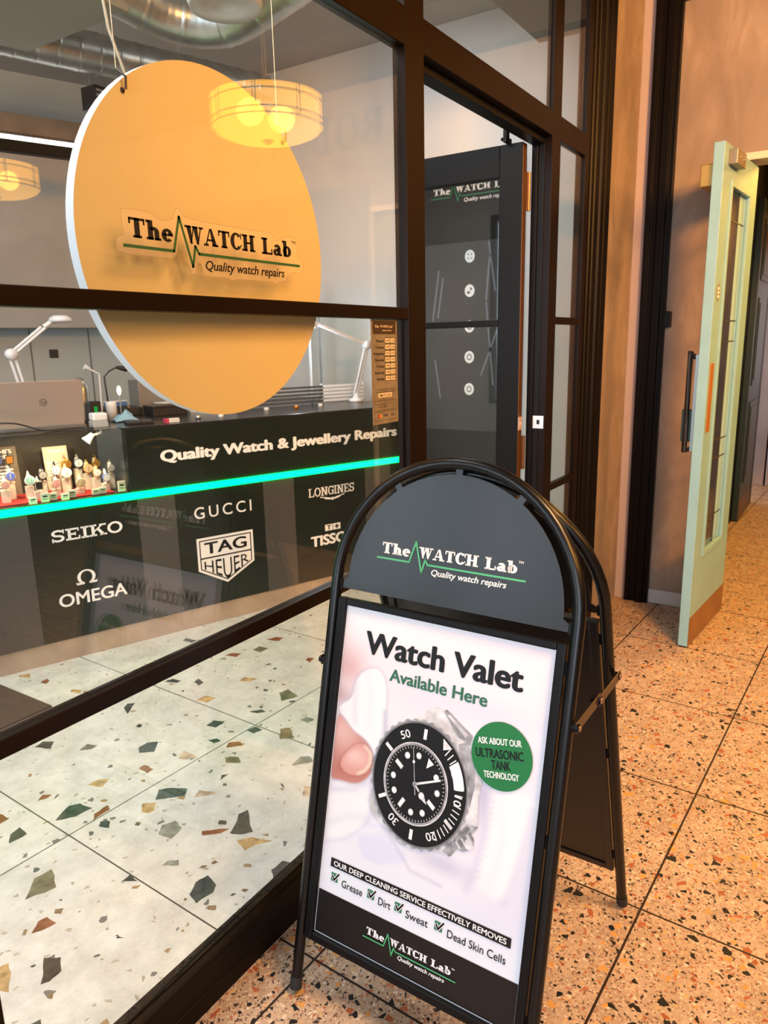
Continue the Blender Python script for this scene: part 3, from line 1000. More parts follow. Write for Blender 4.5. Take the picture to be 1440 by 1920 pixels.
# local x runs from hinge to the free edge; +y is the face towards the arcade
dw = 0.645
DH = 2.245
aqua = pbr('pale_aqua_paint', (0.23, 0.44, 0.52), 0.42, bump=0.06, bscale=40, mottle=0.06)
wx0, wx1, wz0, wz1 = 0.150, 0.490, 0.445, 2.095
d = MB()
T0, T1 = -0.044, 0.0
d.box(0, T0, 0.008, wx0, T1, DH)
d.box(wx1, T0, 0.008, dw, T1, DH)
d.box(wx0, T0, 0.008, wx1, T1, wz0)
d.box(wx0, T0, wz1, wx1, T1, DH)
d.build('door_leaf', aqua, d2, bevel=0.002)
g = MB()
for (x0, z0, x1, z1) in ((wx0 - .02, wz0 - .02, wx0 + .004, wz1 + .02), (wx1 - .004, wz0 - .02, wx1 + .02, wz1 + .02), (wx0 + .004, wz0 - .02, wx1 - .004, wz0 + .006), (wx0 + .004, wz1 - .006, wx1 - .004, wz1 + .02)):
    g.box(x0, T1 - 0.008, z0, x1, T1 + 0.007, z1)
g.build('glazing_frame', aqua, d2, bevel=0.002)
xm = 0.262
MBX(xm, -0.022, wz0, wx1, -0.016, wz1).build('clear_pane', glass('old_clear_glass', (0.92, 0.88, 0.84)), d2)
MBX(wx0, -0.022, wz0, xm, -0.016, wz1).build('aqua_pane', pbr('aqua_opal_glass', (0.30, 0.50, 0.54), 0.15), d2)
g = MB()
g.box(xm - .0025, -0.0225, wz0, xm + .0025, -0.0145, wz1)
for z in (1.965, 1.53, 1.435, 0.97, 0.88, 0.59):
    g.box(wx0, -0.0225, z - .003, wx1, -0.0146, z + .003)
g.build('lead_came', pbr('dark_lead', (0.03, 0.03, 0.032), 0.5), d2)
MBX(0.0, T1, 0.008, dw, T1 + 0.002, 0.152).build('kick_plate', pbr('brown_kick_plate', (0.20, 0.095, 0.035), 0.4, mottle=0.2), d2)
MBX(0.560, T1, 1.035, 0.616, T1 + 0.003, 1.342).build('push_plate', pbr('orange_brown_plate', (0.40, 0.16, 0.035), 0.35, 0.2), d2, bevel=0.001)
g = MB()
f2 = lambda a, b, c: (a, T1 + c, b)
g.prism(ell(0.580, 1.645, 0.030, 0.040, 28), 0.0002, 0.0012, f2)
for zz in (1.662, 1.645, 1.628):
    g.flat(rect(0.565, zz - .005, 0.595, zz + .005), f2, 0.0016, 1)
g.build('round_notice', [pbr('grey_notice', (0.22, 0.23, 0.25), 0.5), white], d2)
g = MB()
g.box(0.42, T1, 2.165, 0.575, T1 + 0.035, 2.225)
g.box(0.405, T1, 2.175, 0.42, T1 + 0.02, 2.215)
for xx in (0.46, 0.53):
    g.lathe([(0, .006), (.006, .004), (.007, 0)], (xx, T1 + .035, 2.195), 10, 0, fn=lambda x, y, z: (x, z, y))
g.build('latch_box', pbr('worn_steel', (0.30, 0.25, 0.19), 0.4, 0.7), d2, bevel=0.003)
MBX(0.40, T0 - 0.055, 2.08, 0.62, T0, 2.17).build('closer_body', pbr('brass', (0.40, 0.24, 0.06), 0.4, 0.6), d2, bevel=0.004)
# pull handle and lock box on the hidden face, seen past the edge
g = MB()
hx, hy = 0.545, T0 - 0.062
g.tube([(hx, T0, 1.36), (hx, hy + .02, 1.37), (hx, hy, 1.395), (hx, hy, 1.16), (hx, hy, 0.93), (hx, hy + .02, 0.945), (hx, T0, 0.955)], 0.012, 10)
g.build('pull_handle', pbr('dark_bronze_pull', (0.06, 0.045, 0.035), 0.3, 0.7), d2)
MBX(0.49, T0 - 0.030, 0.94, 0.58, T0, 1.38).build('pull_plate', pbr('pale_pull_plate', (0.55, 0.58, 0.58), 0.35, 0.2), d2, bevel=0.002)
MBX(0.515, T0 - 0.085, 0.98, 0.54, T0 - 0.030, 1.13).build('lock_box', pbr('dark_green_lock', (0.015, 0.06, 0.045), 0.4), d2, bevel=0.004)

# ------------------------------------------------------------------ door_3: dark green door further down
d3 = structure(thing('door_3', (7.02, -0.345, 0), PI))
tag(d3, 'dark green panelled door open further along the corridor', 'door')
dg = pbr('dark_green_gloss', (0.008, 0.022, 0.017), 0.35)
d = MB()
d.box(0, -0.045, 0.008, 0.67, 0, 2.45)
d.build('door_leaf', dg, d3, bevel=0.003)
for z0, z1 in ((0.30, 0.95), (1.08, 1.75), (1.88, 2.32)):
    g = MB()
    g.box(0.12, 0, z0, 0.55, 0.008, z1)
    g.box(0.16, 0.008, z0 + .04, 0.51, 0.012, z1 - .04)
    g.build('door_panel', dg, d3, bevel=0.003)
MBX(0, 0, 0.008, 0.67, 0.003, 0.17).build('kick_plate', pbr('dark_kick', (0.09, 0.05, 0.03), 0.4), d3)

# intercom on the black casing
o = thing('wall_sensor', (4.085, -0.188, 1.545), 0, 'small black box with a cream side on the black casing beside the plaster wall', 'sensor')
MBX(-0.035, -0.030, -0.035, 0.03, 0, 0.045).build('housing', blacksatin, o, bevel=0.004)
MBX(0.03, -0.034, -0.035, 0.048, 0, 0.042).build('side_cover', pbr('cream_plastic', (0.42, 0.33, 0.22), 0.5), o, bevel=0.003)

# ------------------------------------------------------------------ wall lettering seen mirrored in the window
fl = lambda a, b, c: (-c, -a, b)
wl = thing('wall_lettering', (4.109, -1.5, 2.66), 0, 'large dark shop name letters fixed high on the plaster end wall', 'lettering')
dml = pbr('dark_metal_letters', (0.035, 0.028, 0.024), 0.5)
for s_, a0, wd in (('B', 0, .15), ('O', .19, .17), ('D', .40, .17), ('E', .60, .14), ('N', .77, .16), ('&', 1.0, .12), ('C', 1.19, .15), ('O', 1.37, .17)):
    g = MB()
    vf = text2d('&') if s_ == '&' else slabtext(s_, .2, .07, .06)
    place2d(g, vf, a0, a0 + wd, 0, .21, fl, 0.004)
    g.build('letter', dml, wl)

# ------------------------------------------------------------------ A-frame pavement sign
ST, CT = math.sin(math.radians(12.93)), math.cos(math.radians(12.93))
SR, CR = math.sin(math.radians(17.2)), math.cos(math.radians(17.2))
sg = thing('pavement_sign', (1.0405, -0.4155, 0), math.radians(-90.61),
           'black tubular A-frame pavement sign with a watch poster on the terrazzo floor', 'sign')
UC = 0.2425
fF = lambda a, b, c: (a - UC, b * ST - c * CT, b * CT + c * ST)
fR = lambda a, b, c: (a - UC, 0.665 - b * SR + c * CR, b * CR + c * SR)


def hoop(fn, R=0.278, vc=0.966):
    P = [fn(UC - R, v, 0) for v in (0.018, 0.3, 0.6, 0.85)]
    P += [fn(UC - R * math.cos(t), vc + R * math.sin(t), 0) for t in [PI * i / 28 for i in range(29)]]
    P += [fn(UC + R, v, 0) for v in (0.85, 0.6, 0.3, 0.018)]
    return P


def dome(R=0.248, vb=0.947, vc=0.973):
    P = [(UC - R - .012, vb), (UC + R + .012, vb), (UC + R + .012, vb + .016), (UC + R, vb + .024)]
    for i in range(1, 32):
        t = PI * i / 32
        x, y = UC + R * math.cos(t), vc + R * math.sin(t)
        P.append((x, y))
        if i in (10, 16, 22):       # fixing tabs that reach the tube
            for dt, rr in ((-.032, R), (-.032, R + .020), (.032, R + .020), (.032, R)):
                P.append((UC + rr * math.cos(t + dt), vc + rr * math.sin(t + dt)))
            P.pop(-5)
    P += [(UC - R, vb + .024), (UC - R - .012, vb + .016)]
    return P


MB().tube(hoop(fF), 0.0125, 14).build('front_hoop', blackframe, sg)
MB().tube(hoop(fR), 0.0125, 14).build('rear_hoop', blackframe, sg)
for fn in (fF, fR):
    for sx in (-1, 1):
        g = MB()
        g.tube([fn(UC + sx * .278, .016, 0), fn(UC + sx * .278, .032, 0), fn(UC + sx * .278, .045, 0)], 0.0142, 12)
        g.build('rubber_foot', pbr('black_rubber', (0.012, 0.012, 0.013), 0.7), sg)
hp = MB().prism(dome(), -0.001, 0.001, fF).build('header_panel', panelblack, sg, bevel=0.0006)
A, B, T = logo(fF, 0.0672, 1.028, 0.342, 0.0016)
A.build('name_lettering', whiteglow, hp)['label'] = 'white shop name lettering'
T.build('tagline', whiteglow, hp)['label'] = 'white italic tagline'
B.build('pulse_line', mintink, hp)['label'] = 'green pulse line'
MB().prism(dome(), -0.001, 0.001, fR).build('rear_header_panel', panelblack, sg, bevel=0.0006)
# snap frame around the poster
g = MB()
u0, u1, v0, v1 = -0.021, 0.5055, 0.146, 0.927
for (a0, b0, a1, b1) in ((u0, v0, 0.0, v1), (0.4865, v0, u1, v1), (0.0, v0, 0.4865, 0.1655), (0.0, 0.911, 0.4865, v1)):
    g.box(a0, b0, -0.010, a1, b1, 0.010, 0, fF)
g.build('poster_frame', blacksatin, sg, bevel=0.003)
MB().box(u0 + .004, v0 + .004, -0.0085, u1 - .004, v1 - .004, -0.003, 0, fF).build('backing_panel', panelblack, sg)
g = MB()
for (a0, b0, a1, b1) in ((u0, v0, 0.0, v1), (0.4865, v0, u1, v1), (0.0, v0, 0.4865, 0.1655), (0.0, 0.911, 0.4865, v1)):
    g.box(a0, b0, -0.010, a1, b1, 0.010, 0, fR)
g.box(0.0, 0.1655, -0.006, 0.4865, 0.911, 0.002, 0, fR)
g.build('rear_panel', panelblack, sg, bevel=0.002)
# brackets between frame and tubes
for fn in (fF, fR):
    for v in (0.20, 0.55, 0.88, 0.955):
        for a0, a1 in ((UC - .270, u0 + .002), (u1 - .002, UC + .270)):
            MB().box(a0, v - .012, -0.003, a1, v + .012, 0.003, 0, fn).build('side_clip', blacksatin, sg)
# folding stays
for sx in (1, -1):
    xs = sx * 0.296
    a, b = Vector((xs, 0.1739, 0.757)), Vector((xs, 0.4310, 0.756))
    m_ = (a + b) / 2
    st = MB()
    st.box(xs - .0015, a.y - .006, a.z - .011, xs + .0015, m_.y + .008, a.z + .011)
    st.box(xs + .0017, m_.y - .008, a.z - .011, xs + .0047, b.y + .006, b.z + .011)
    so = st.build('folding_stay', pbr('worn_bronze_bar', (0.05, 0.032, 0.024), 0.35, 0.4), sg, bevel=0.001)
    for q, r_ in ((a, .008), (m_, .009), (b, .008)):
        rv = MB()
        x_in, x_out = min(sx * 0.278, xs - sx * .004) if sx > 0 else xs - .006, 0
        rv.tube([(sx * .282, q.y, q.z), (xs + .006 * sx if sx > 0 else xs - .006, q.y, q.z)], r_, 12)
        rv.lathe([(0, .003), (r_ * .6, .002), (r_ * .75, 0)], (xs + .006 * sx, q.y, q.z), 12, 1, fn=lambda x, y, z, s=sx: (z * s, x, y))
        rv.build('rivet', [blacksatin, pbr('rivet_head', (0.35, 0.26, 0.2), 0.35, 0.8)], so)

# ---- the poster
import numpy as np
po = MB().box(0.0, 0.1655, -0.003, 0.4865, 0.911, 0.0, 0, fF).build('poster', pbr('poster_paper', (0.86, 0.86, 0.88), 0.32), sg)
LY = 0.00025


def pm(name, mats, label=None):
    return None


def smooth(P, it=2):
    for _ in range(it):
        Q = []
        for i in range(len(P)):
            a, b = P[i], P[(i + 1) % len(P)]
            Q += [(a[0] * .75 + b[0] * .25, a[1] * .75 + b[1] * .25), (a[0] * .25 + b[0] * .75, a[1] * .25 + b[1] * .75)]
        P = Q
    return P


def clipu(P, lo=0.002, hi=0.4845):
    return [(min(hi, max(lo, a)), b) for a, b in P]


def scaled(P, k, dx=0, dy=0):
    cx, cy = sum(p[0] for p in P) / len(P), sum(p[1] for p in P) / len(P)
    return [(cx + (p[0] - cx) * k + dx, cy + (p[1] - cy) * k + dy) for p in P]


fold2 = [(0.002, 0.5073), (0.0606, 0.5211), (0.1064, 0.5518), (0.1231, 0.5732), (0.1311, 0.5473), (0.1123, 0.5046), (0.1098, 0.4463), (0.0083, 0.3644), (0.002, 0.4306)]
fold = [(0.0067, 0.6857), (0.0396, 0.7086), (0.0421, 0.7487), (0.0634, 0.7783), (0.1009, 0.7908), (0.1239, 0.7597), (0.1275, 0.692), (0.1356, 0.6458), (0.1240, 0.56), (0.116, 0.585), (0.1089, 0.6098), (0.0818, 0.6308), (0.0509, 0.6388), (0.0282, 0.6578), (0.0058, 0.6729)]
fold3 = [(0.0843, 0.4126), (0.1181, 0.4574), (0.161, 0.4599), (0.201, 0.438), (0.2236, 0.4026), (0.1154, 0.362)]
roll = [(0.378, 0.6058), (0.4491, 0.6285), (0.4808, 0.6137), (0.4769, 0.5837), (0.4578, 0.4905), (0.44, 0.40), (0.36, 0.42), (0.3788, 0.5317)]
hand = [(0.0045, 0.744), (0.0114, 0.7917), (0.0435, 0.778), (0.0421, 0.7487), (0.0396, 0.7086), (0.0054, 0.6959)]
thumb = [(0.0048, 0.5163), (0.002, 0.5323), (0.002, 0.6335), (0.0063, 0.6688), (0.0282, 0.6578), (0.0509, 0.6388), (0.0818, 0.6308), (0.1065, 0.6091), (0.1132, 0.5825), (0.1059, 0.5558), (0.0842, 0.5326), (0.0604, 0.5231), (0.03, 0.522)]
nail = [(0.0186, 0.562), (0.0544, 0.6107), (0.0833, 0.6189), (0.107, 0.6052), (0.1076, 0.5808), (0.0957, 0.5588), (0.0729, 0.5436), (0.0381, 0.5392)]
# the soft photographic part of the print (cloth, hand) as a fine colour grid printed on the sheet
GX, GYn = 150, 226
uu, vv = np.meshgrid(np.linspace(0.002, 0.4845, GX), np.linspace(0.168, 0.909, GYn))
img = np.zeros((GYn, GX, 3))


def sd(P):
    """signed distance to a polygon, negative inside"""
    P = np.array(P)
    d = np.full(uu.shape, 9.0)
    ins = np.zeros(uu.shape, bool)
    for i_ in range(len(P)):
        a, b = P[i_], P[(i_ + 1) % len(P)]
        e = b - a
        t = np.clip(((uu - a[0]) * e[0] + (vv - a[1]) * e[1]) / (e @ e + 1e-12), 0, 1)
        d = np.minimum(d, np.hypot(uu - a[0] - t * e[0], vv - a[1] - t * e[1]))
        c_ = ((a[1] > vv) != (b[1] > vv)) & (uu < (b[0] - a[0]) * (vv - a[1]) / (b[1] - a[1] + 1e-12) + a[0])
        ins ^= c_
    return np.where(ins, -d, d)


def lay(mask, c, k=1.0):
    global img
    m_ = (np.clip(mask, 0, 1) * k)[..., None]
    img = img * (1 - m_) + np.array(c) * m_


def sstep(d, soft):
    t = np.clip(.5 - d / (2 * soft), 0, 1)
    return t * t * (3 - 2 * t)


def line_d(P):
    d = np.full(uu.shape, 9.0)
    for i_ in range(len(P) - 1):
        a, b = np.array(P[i_]), np.array(P[i_ + 1])
        e = b - a
        t = np.clip(((uu - a[0]) * e[0] + (vv - a[1]) * e[1]) / (e @ e), 0, 1)
        d = np.minimum(d, np.hypot(uu - a[0] - t * e[0], vv - a[1] - t * e[1]))
    return d


def blob(cx_, cy_, rx, ry):
    return np.exp(-(((uu - cx_) / rx) ** 2 + ((vv - cy_) / ry) ** 2))


WHT, LAV, LAV2, PNK = (.87, .87, .90), (.70, .70, .82), (.50, .51, .66), (.86, .80, .84)
lay(np.ones(uu.shape), (.83, .82, .88))
lay((vv - .74) / .10, PNK, .75)
lay(blob(.10, .90, .2, .05), WHT)
lay((.42 - vv) / .12, (.82, .86, .92), .8)
lay(blob(.36, .76, .12, .03), LAV, .45)
lay(blob(.20, .745, .09, .03), LAV, .35)
lay(blob(.44, .44, .06, .10), LAV, .5)
lay(blob(.40, .36, .10, .03), (.76, .77, .88), .7)
lay(blob(.02, .775, .045, .045), (.72, .52, .54), .85)
lay(blob(.0, .71, .05, .02), (.55, .36, .38), .6)
lay(sstep(sd(smooth(fold2, 1)), .008), WHT)
lay(sstep(line_d([(.012, .495), (.07, .515), (.115, .545), (.12, .48), (.105, .44)]) - .005, .012), LAV, .8)
lay(sstep(line_d([(.01, .42), (.06, .45), (.10, .46)]) - .003, .02), LAV, .6)
lay(sstep(line_d([(.0, .37), (.06, .40), (.11, .445)]) - .002, .010), LAV, .7)
lay(sstep(sd(smooth(fold3, 1)), .006), (.76, .78, .90))
lay(sstep(line_d([(.10, .43), (.15, .45), (.20, .425)]) - .003, .014), WHT, .9)
lay(sstep(line_d([(.15, .455), (.185, .43), (.225, .39), (.30, .385)]) - .002, .008), LAV2, .5)
lay(sstep(sd(smooth(roll, 1)), .012), WHT)
lay(sstep(line_d([(.376, .60), (.382, .53), (.37, .45), (.355, .40)]) - .006, .014), LAV, .9)
lay(sstep(line_d([(.472, .60), (.468, .55), (.452, .46), (.436, .40)]) - .004, .012), LAV, .7)
lay(sstep(line_d([(.41, .60), (.42, .52), (.405, .42)]) - .002, .020), (.78, .78, .87), .6)
for q_ in range(14):
    lay(blob(.392 + .002 * math.sin(q_) - .0012 * q_, .59 - .012 * q_, .006, .003), LAV, .5)
dT = sd(smooth(thumb))
lay(sstep(dT - .004, .006), LAV2, .55)
lay(sstep(dT, .003), (.62, .34, .30))
lay(sstep(dT, .003) * blob(.02, .63, .05, .045), (.80, .60, .58), .9)
lay(sstep(dT + .012, .012) * blob(.05, .55, .06, .02), (.46, .17, .14), .5)
dN = sd(smooth(nail))
lay(sstep(dN - .002, .003), (.50, .22, .19), .6)
lay(sstep(dN, .002), (.74, .46, .43))
lay(sstep(dN + .006, .008) * blob(.055, .585, .04, .02), (.84, .66, .64), .9)
lay(sstep(dN, .002) * sstep(line_d([(.085, .614), (.101, .602), (.102, .582), (.092, .562), (.074, .549)]) - .004, .003), (.82, .70, .60), .95)
dF = sd(smooth(fold))
lay(sstep(dF - .004, .007), LAV2, .5)
lay(sstep(dF, .003), WHT)
lay(sstep(dF, .003) * sstep(line_d([(.045, .745), (.046, .70), (.052, .66)]) - .003, .014), LAV, .9)
lay(sstep(dF, .003) * sstep(line_d([(.128, .70), (.131, .65), (.122, .57)]) - .003, .010), LAV2, .8)
lay(sstep(dF, .003) * sstep(line_d([(.07, .78), (.085, .73), (.09, .66)]) - .002, .018), (.76, .77, .87), .7)
lay(sstep(line_d([(.128, .70), (.135, .65), (.118, .57), (.108, .50)]) - .002, .012), LAV2, .35)
lay(blob(.365, .60, .022, .06), LAV2, .6)
lay(blob(.30, .43, .06, .02), LAV2, .5)
img = np.clip(img, 0, 1) ** 1.45
g = MB()
g.v = [fF(float(a), float(b), .00012) for a, b in zip(uu.ravel(), vv.ravel())]
for j_ in range(GYn - 1):
    for i_ in range(GX - 1):
        a = j_ * GX + i_
        g.f.append((a, a + 1, a + GX + 1, a + GX))
g.m, g.s = [0] * len(g.f), [False] * len(g.f)
pmx = bpy.data.materials.new('printed_photograph')
N, L = nt(pmx)
N['Principled BSDF'].inputs['Roughness'].default_value = 0.30
at = N.new('ShaderNodeAttribute')
at.attribute_name = 'print'
L.new(at.outputs['Color'], N['Principled BSDF'].inputs['Base Color'])
ph = g.build('printed_hand_and_cloth', pmx, po, recalc=False)
ph['label'] = 'printed thumb holding white cloth'
ca = ph.data.color_attributes.new('print', 'FLOAT_COLOR', 'POINT')
ca.data.foreach_set('color', np.concatenate([img.reshape(-1, 3), np.ones((GX * GYn, 1))], 1).astype(np.float32).ravel())

# printed wrist watch
pst = pbr('print_steel', (0.30, 0.31, 0.34), 0.35, mottle=0.45, mscale=50)
pst2 = pbr('print_steel_light', (0.60, 0.60, 0.63), 0.35, mottle=0.3, mscale=40)
pst3 = pbr('print_steel_dark', (0.16, 0.16, 0.18), 0.35)
pbk = pbr('print_black', (0.005, 0.005, 0.007), 0.40, spec=0.3)
pwh = pbr('print_white', (0.86, 0.86, 0.87), 0.35)
g = MB()
case = [(0.2026, 0.7038), (0.2282, 0.7319), (0.2488, 0.743), (0.2645, 0.7386), (0.2844, 0.733), (0.303, 0.7189), (0.3315, 0.689), (0.3381, 0.6683), (0.3625, 0.6344), (0.3662, 0.6207), (0.3611, 0.5854), (0.3687, 0.5319), (0.3571, 0.5091), (0.3276, 0.4797), (0.3141, 0.4519), (0.2882, 0.4539), (0.2286, 0.436), (0.1921, 0.4348), (0.1514, 0.4607), (0.1185, 0.4739), (0.1071, 0.507), (0.1287, 0.6438)]
g.flat(smooth(case, 1), fF, LY * 5, 1)
g.flat([(0.2667, 0.738), (0.2725, 0.7433), (0.3357, 0.7052), (0.332, 0.6853), (0.3016, 0.6957)], fF, LY * 6, 0)
g.flat([(0.275, 0.732), (0.281, 0.735), (0.325, 0.705), (0.32, 0.698)], fF, LY * 7, 1)
g.flat([(0.305, 0.68), (0.325, 0.69), (0.345, 0.66), (0.352, 0.61), (0.345, 0.56)], fF, LY * 6, 0)
g.flat([(0.2944, 0.4561), (0.3425, 0.5285), (0.3687, 0.5319), (0.3565, 0.5146), (0.3141, 0.4519)], fF, LY * 6, 0)
g.flat([(0.318, 0.485), (0.325, 0.482), (0.352, 0.522), (0.345, 0.526)], fF, LY * 7, 2)
crown = [(0.3202, 0.4885), (0.3365, 0.5094), (0.3524, 0.515), (0.3633, 0.502), (0.3615, 0.49), (0.3451, 0.4728), (0.3285, 0.4724)]
g.flat(smooth(crown, 1), fF, LY * 8, 0)
for i in range(6):
    t = i / 5
    a = Vector((0.3225, 0.4865)).lerp(Vector((0.350, 0.513)), t)
    g.flat([(a.x, a.y), (a.x + .003, a.y + .002), (a.x + .013, a.y - .010), (a.x + .010, a.y - .012)], fF, LY * 9, 2 if i % 2 else 1)
g.flat(ell(0.352, 0.491, .009, .011, 18), fF, LY * 10, 1)
cx, cy = 0.2262, 0.5735
n = 72
out = []
for i in range(n * 2):
    t = 2 * PI * i / (n * 2)
    k = 1.0 + (0.018 if i % 4 < 2 else -0.012)
    out.append((cx + .1165 * k * math.cos(t), cy + .1335 * k * math.sin(t)))
g.flat(out, fF, LY * 11, 0)
g.ring(ell(cx, cy, .1135, .1305, 72), ell(cx, cy, .107, .124, 72), fF, LY * 12, 2)
g.flat(ell(cx, cy, .1105, .127, 72), fF, LY * 13, 3)
dx, dy = 0.2186, 0.5726
g.flat(ell(dx, dy, .0775, .0865, 60), fF, LY * 14, 0)
g.ring(ell(dx, dy, .0775, .0865, 60), ell(dx, dy, .0750, .0838, 60), fF, LY * 15, 1)
g.flat(ell(dx, dy, .0712, .0795, 60), fF, LY * 16, 3)
A0 = math.radians(33)       # twelve o'clock leans to the right


def wp(hour_deg, r, rx=1.0, ry=1.13):
    t = A0 + math.radians(hour_deg)
    return (dx + r * rx * math.sin(t), dy + r * ry * math.cos(t))


def strip(h, r0, r1, w0, w1, ly, mi, c=(0, 0)):
    t = A0 + math.radians(h)
    a, b = wp(h, r0), wp(h, r1)
    nx, ny = math.cos(t), -math.sin(t) * 1.1
    g.flat([(a[0] - nx * w0, a[1] - ny * w0), (a[0] + nx * w0, a[1] + ny * w0), (b[0] + nx * w1, b[1] + ny * w1), (b[0] - nx * w1, b[1] - ny * w1)], fF, ly, mi)


for k in range(60):
    strip(k * 6, .0655, .0690, .0005, .0005, LY * 17, 4)
for h in range(12):
    if h == 0:
        a, b, c = wp(-7.5, .061), wp(7.5, .061), wp(0, .042)
        g.flat([a, b, c], fF, LY * 18, 4)
    elif h in (3, 6, 9):
        strip(h * 30, .040, .060, .0045, .0045, LY * 17, 1)
        strip(h * 30, .042, .058, .0032, .0032, LY * 18, 4)
    else:
        q = wp(h * 30, .0535)
        g.flat(ell(q[0], q[1], .0063, .0071, 20), fF, LY * 17, 1)
        g.flat(ell(q[0], q[1], .0050, .0057, 20), fF, LY * 18, 4)
# hands: minute towards the lower right of two o'clock, hour towards five, thin sweep hand
strip(36, 0, .063, .0024, .0020, LY * 19, 1)
strip(36, .012, .058, .0014, .0012, LY * 20, 4)
strip(100, 0, .016, .0022, .0022, LY * 19, 1)
q = wp(100, .025)
g.flat(ell(q[0], q[1], .0070, .0078, 20), fF, LY * 19, 1)
g.flat(ell(q[0], q[1], .0054, .0060, 20), fF, LY * 20, 4)
strip(100, .031, .043, .0045, .0004, LY * 19, 1)
strip(-43, -.020, .067, .0007, .0005, LY * 21, 1)
q = wp(-43, .041)
g.flat(ell(q[0], q[1], .0031, .0034, 16), fF, LY * 22, 4)
g.flat(ell(dx, dy, .0048, .0052, 20), fF, LY * 22, 0)
g.flat(ell(dx, dy, .0026, .0028, 16), fF, LY * 23, 2)


def bz(h, r):
    t = A0 + math.radians(h)
    return (cx + r * math.sin(t), cy + r * 1.148 * math.cos(t))


def bstrip(h, r0, r1, w, mi=4):
    t = A0 + math.radians(h)
    a, b = bz(h, r0), bz(h, r1)
    nx, ny = math.cos(t) * w, -math.sin(t) * w
    g.flat([(a[0] - nx, a[1] - ny), (a[0] + nx, a[1] + ny), (b[0] + nx, b[1] + ny), (b[0] - nx, b[1] - ny)], fF, LY * 15, mi)


# bezel: triangle with pearl, bright arc, minute strokes, numerals
g.flat([bz(-7, .107), bz(7, .107), bz(0, .090)], fF, LY * 15, 4)
g.flat(ell(*bz(0, .101), .005, .0056, 16), fF, LY * 16, 1)
for k in range(1, 20):
    if k in (10,):
        continue
    bstrip(k * 6, .086 if k % 5 else .082, .103, .0011 if k % 5 else .0034)
g.flat([bz(20 + 4 * i, .106) for i in range(8)] + [bz(48 - 4 * i, .083) for i in range(8)], fF, LY * 15 + .0001, 4)
for h in (90, 150, 210, 270, 330):
    bstrip(h, .084, .103, .0038)
for tx, h in (('10', 60), ('20', 120), ('30', 180), ('50', 300)):
    vs, fs = text2d(tx, 0.01)
    a, b = min(p[0] for p in vs), max(p[0] for p in vs)
    t = A0 + math.radians(h)
    c0 = bz(h, .093)
    k = .0165
    pts = []
    for px_, py_, *kk in vs:
        X, Y = (px_ - (a + b) / 2) * k * 1.05, (py_ - .5) * k
        pts.append(fF(c0[0] + X * math.cos(t) + Y * math.sin(t), c0[1] - X * math.sin(t) + Y * math.cos(t), LY * 16 + (kk[0] * .00003 if kk else 0)))
    g.add(pts, fs, 4)
g.build('printed_watch', [pst, pst2, pst3, pbk, pwh], po, recalc=False)['label'] = 'printed diving watch with black dial'

hd = MB()
place2d(hd, text2d('Watch Valet', 0.040), 0.0585, 0.4285, 0.8165, 0.0465, fF, LY * 4)
hd.build('headline', pbr('charcoal_print', (0.005, 0.005, 0.006), 0.40, spec=0.3), po)['label'] = 'headline reading Watch Valet'
hd = MB()
place2d(hd, text2d('Available Here', 0.030), 0.1285, 0.3585, 0.7700, 0.0252, fF, LY * 4)
hd.build('subheading', headgreen, po)['label'] = 'green line reading Available Here'
bd = MB()
bd.flat(ell(.4005, .6835, .0640, .0665, 56), fF, LY * 12, 0)
R12 = math.radians(10)
place2d(bd, text2d('ASK ABOUT OUR', 0.03), .3490, .4410, .6970, .0120, fF, LY * 14, 1, R12)
place2d(bd, text2d('ULTRASONIC', 0.03), .3475, .4480, .6700, .0165, fF, LY * 14, 2, R12)
place2d(bd, text2d('TANK', 0.03), .3830, .4235, .6545, .0165, fF, LY * 14, 2, R12)
place2d(bd, text2d('TECHNOLOGY', 0.03), .3690, .4430, .6345, .0120, fF, LY * 14, 1, R12)
bd.build('green_badge', [pbr('badge_green', (0.006, 0.165, 0.045), 0.35), pwh, ink], po, recalc=False)['label'] = 'round green badge'
bn = MB()
bn.flat(rect(.0272, .3255, .4610, .3457), fF, LY * 6, 0)
place2d(bn, text2d('OUR DEEP CLEANING SERVICE EFFECTIVELY REMOVES', 0.02), .0360, .4520, .3300, .0112, fF, LY * 8, 1)
bn.flat(rect(.0025, .1685, .4840, .2655), fF, LY * 6, 0)
A, B, T = logo(fF, .1312, .2110, .2250, LY * 9)
bn.add(A.v, A.f, 1)
bn.add(T.v, T.f, 1)
bn.add(B.v, B.f, 2)
bn.build('dark_bands', [pbr('dark_print', (0.009, 0.0075, 0.0085), 0.35, spec=0.35), pwh, mintink], po, recalc=False)['label'] = 'black bands with white lettering'
ck = MB()
for u in (.0320, .1302, .1998, .2965):
    ck.flat(rect(u, .2945, u + .0180, .3135), fF, LY * 6, 0)
    for wd, mi, ly in ((.0068, 2, 8), (.0040, 1, 9)):
        polyline(ck, [(u + .004, .3070), (u + .0090, .2985), (u + .0205, .3150)], wd, fF, LY * ly, mi)
for s_, a, b in (('Grease', .0615, .1170), ('Dirt', .1590, .1903), ('Sweat', .2278, .2815), ('Dead Skin Cells', .3265, .4540)):
    place2d(ck, text2d(s_, 0.004), a, b, .2905, .0160, fF, LY * 6, 1)
ck.build('check_list', [pbr('check_green', (0.02, 0.17, 0.09), 0.35), ink, pwh], po, recalc=False)['label'] = 'four ticked green boxes with words'

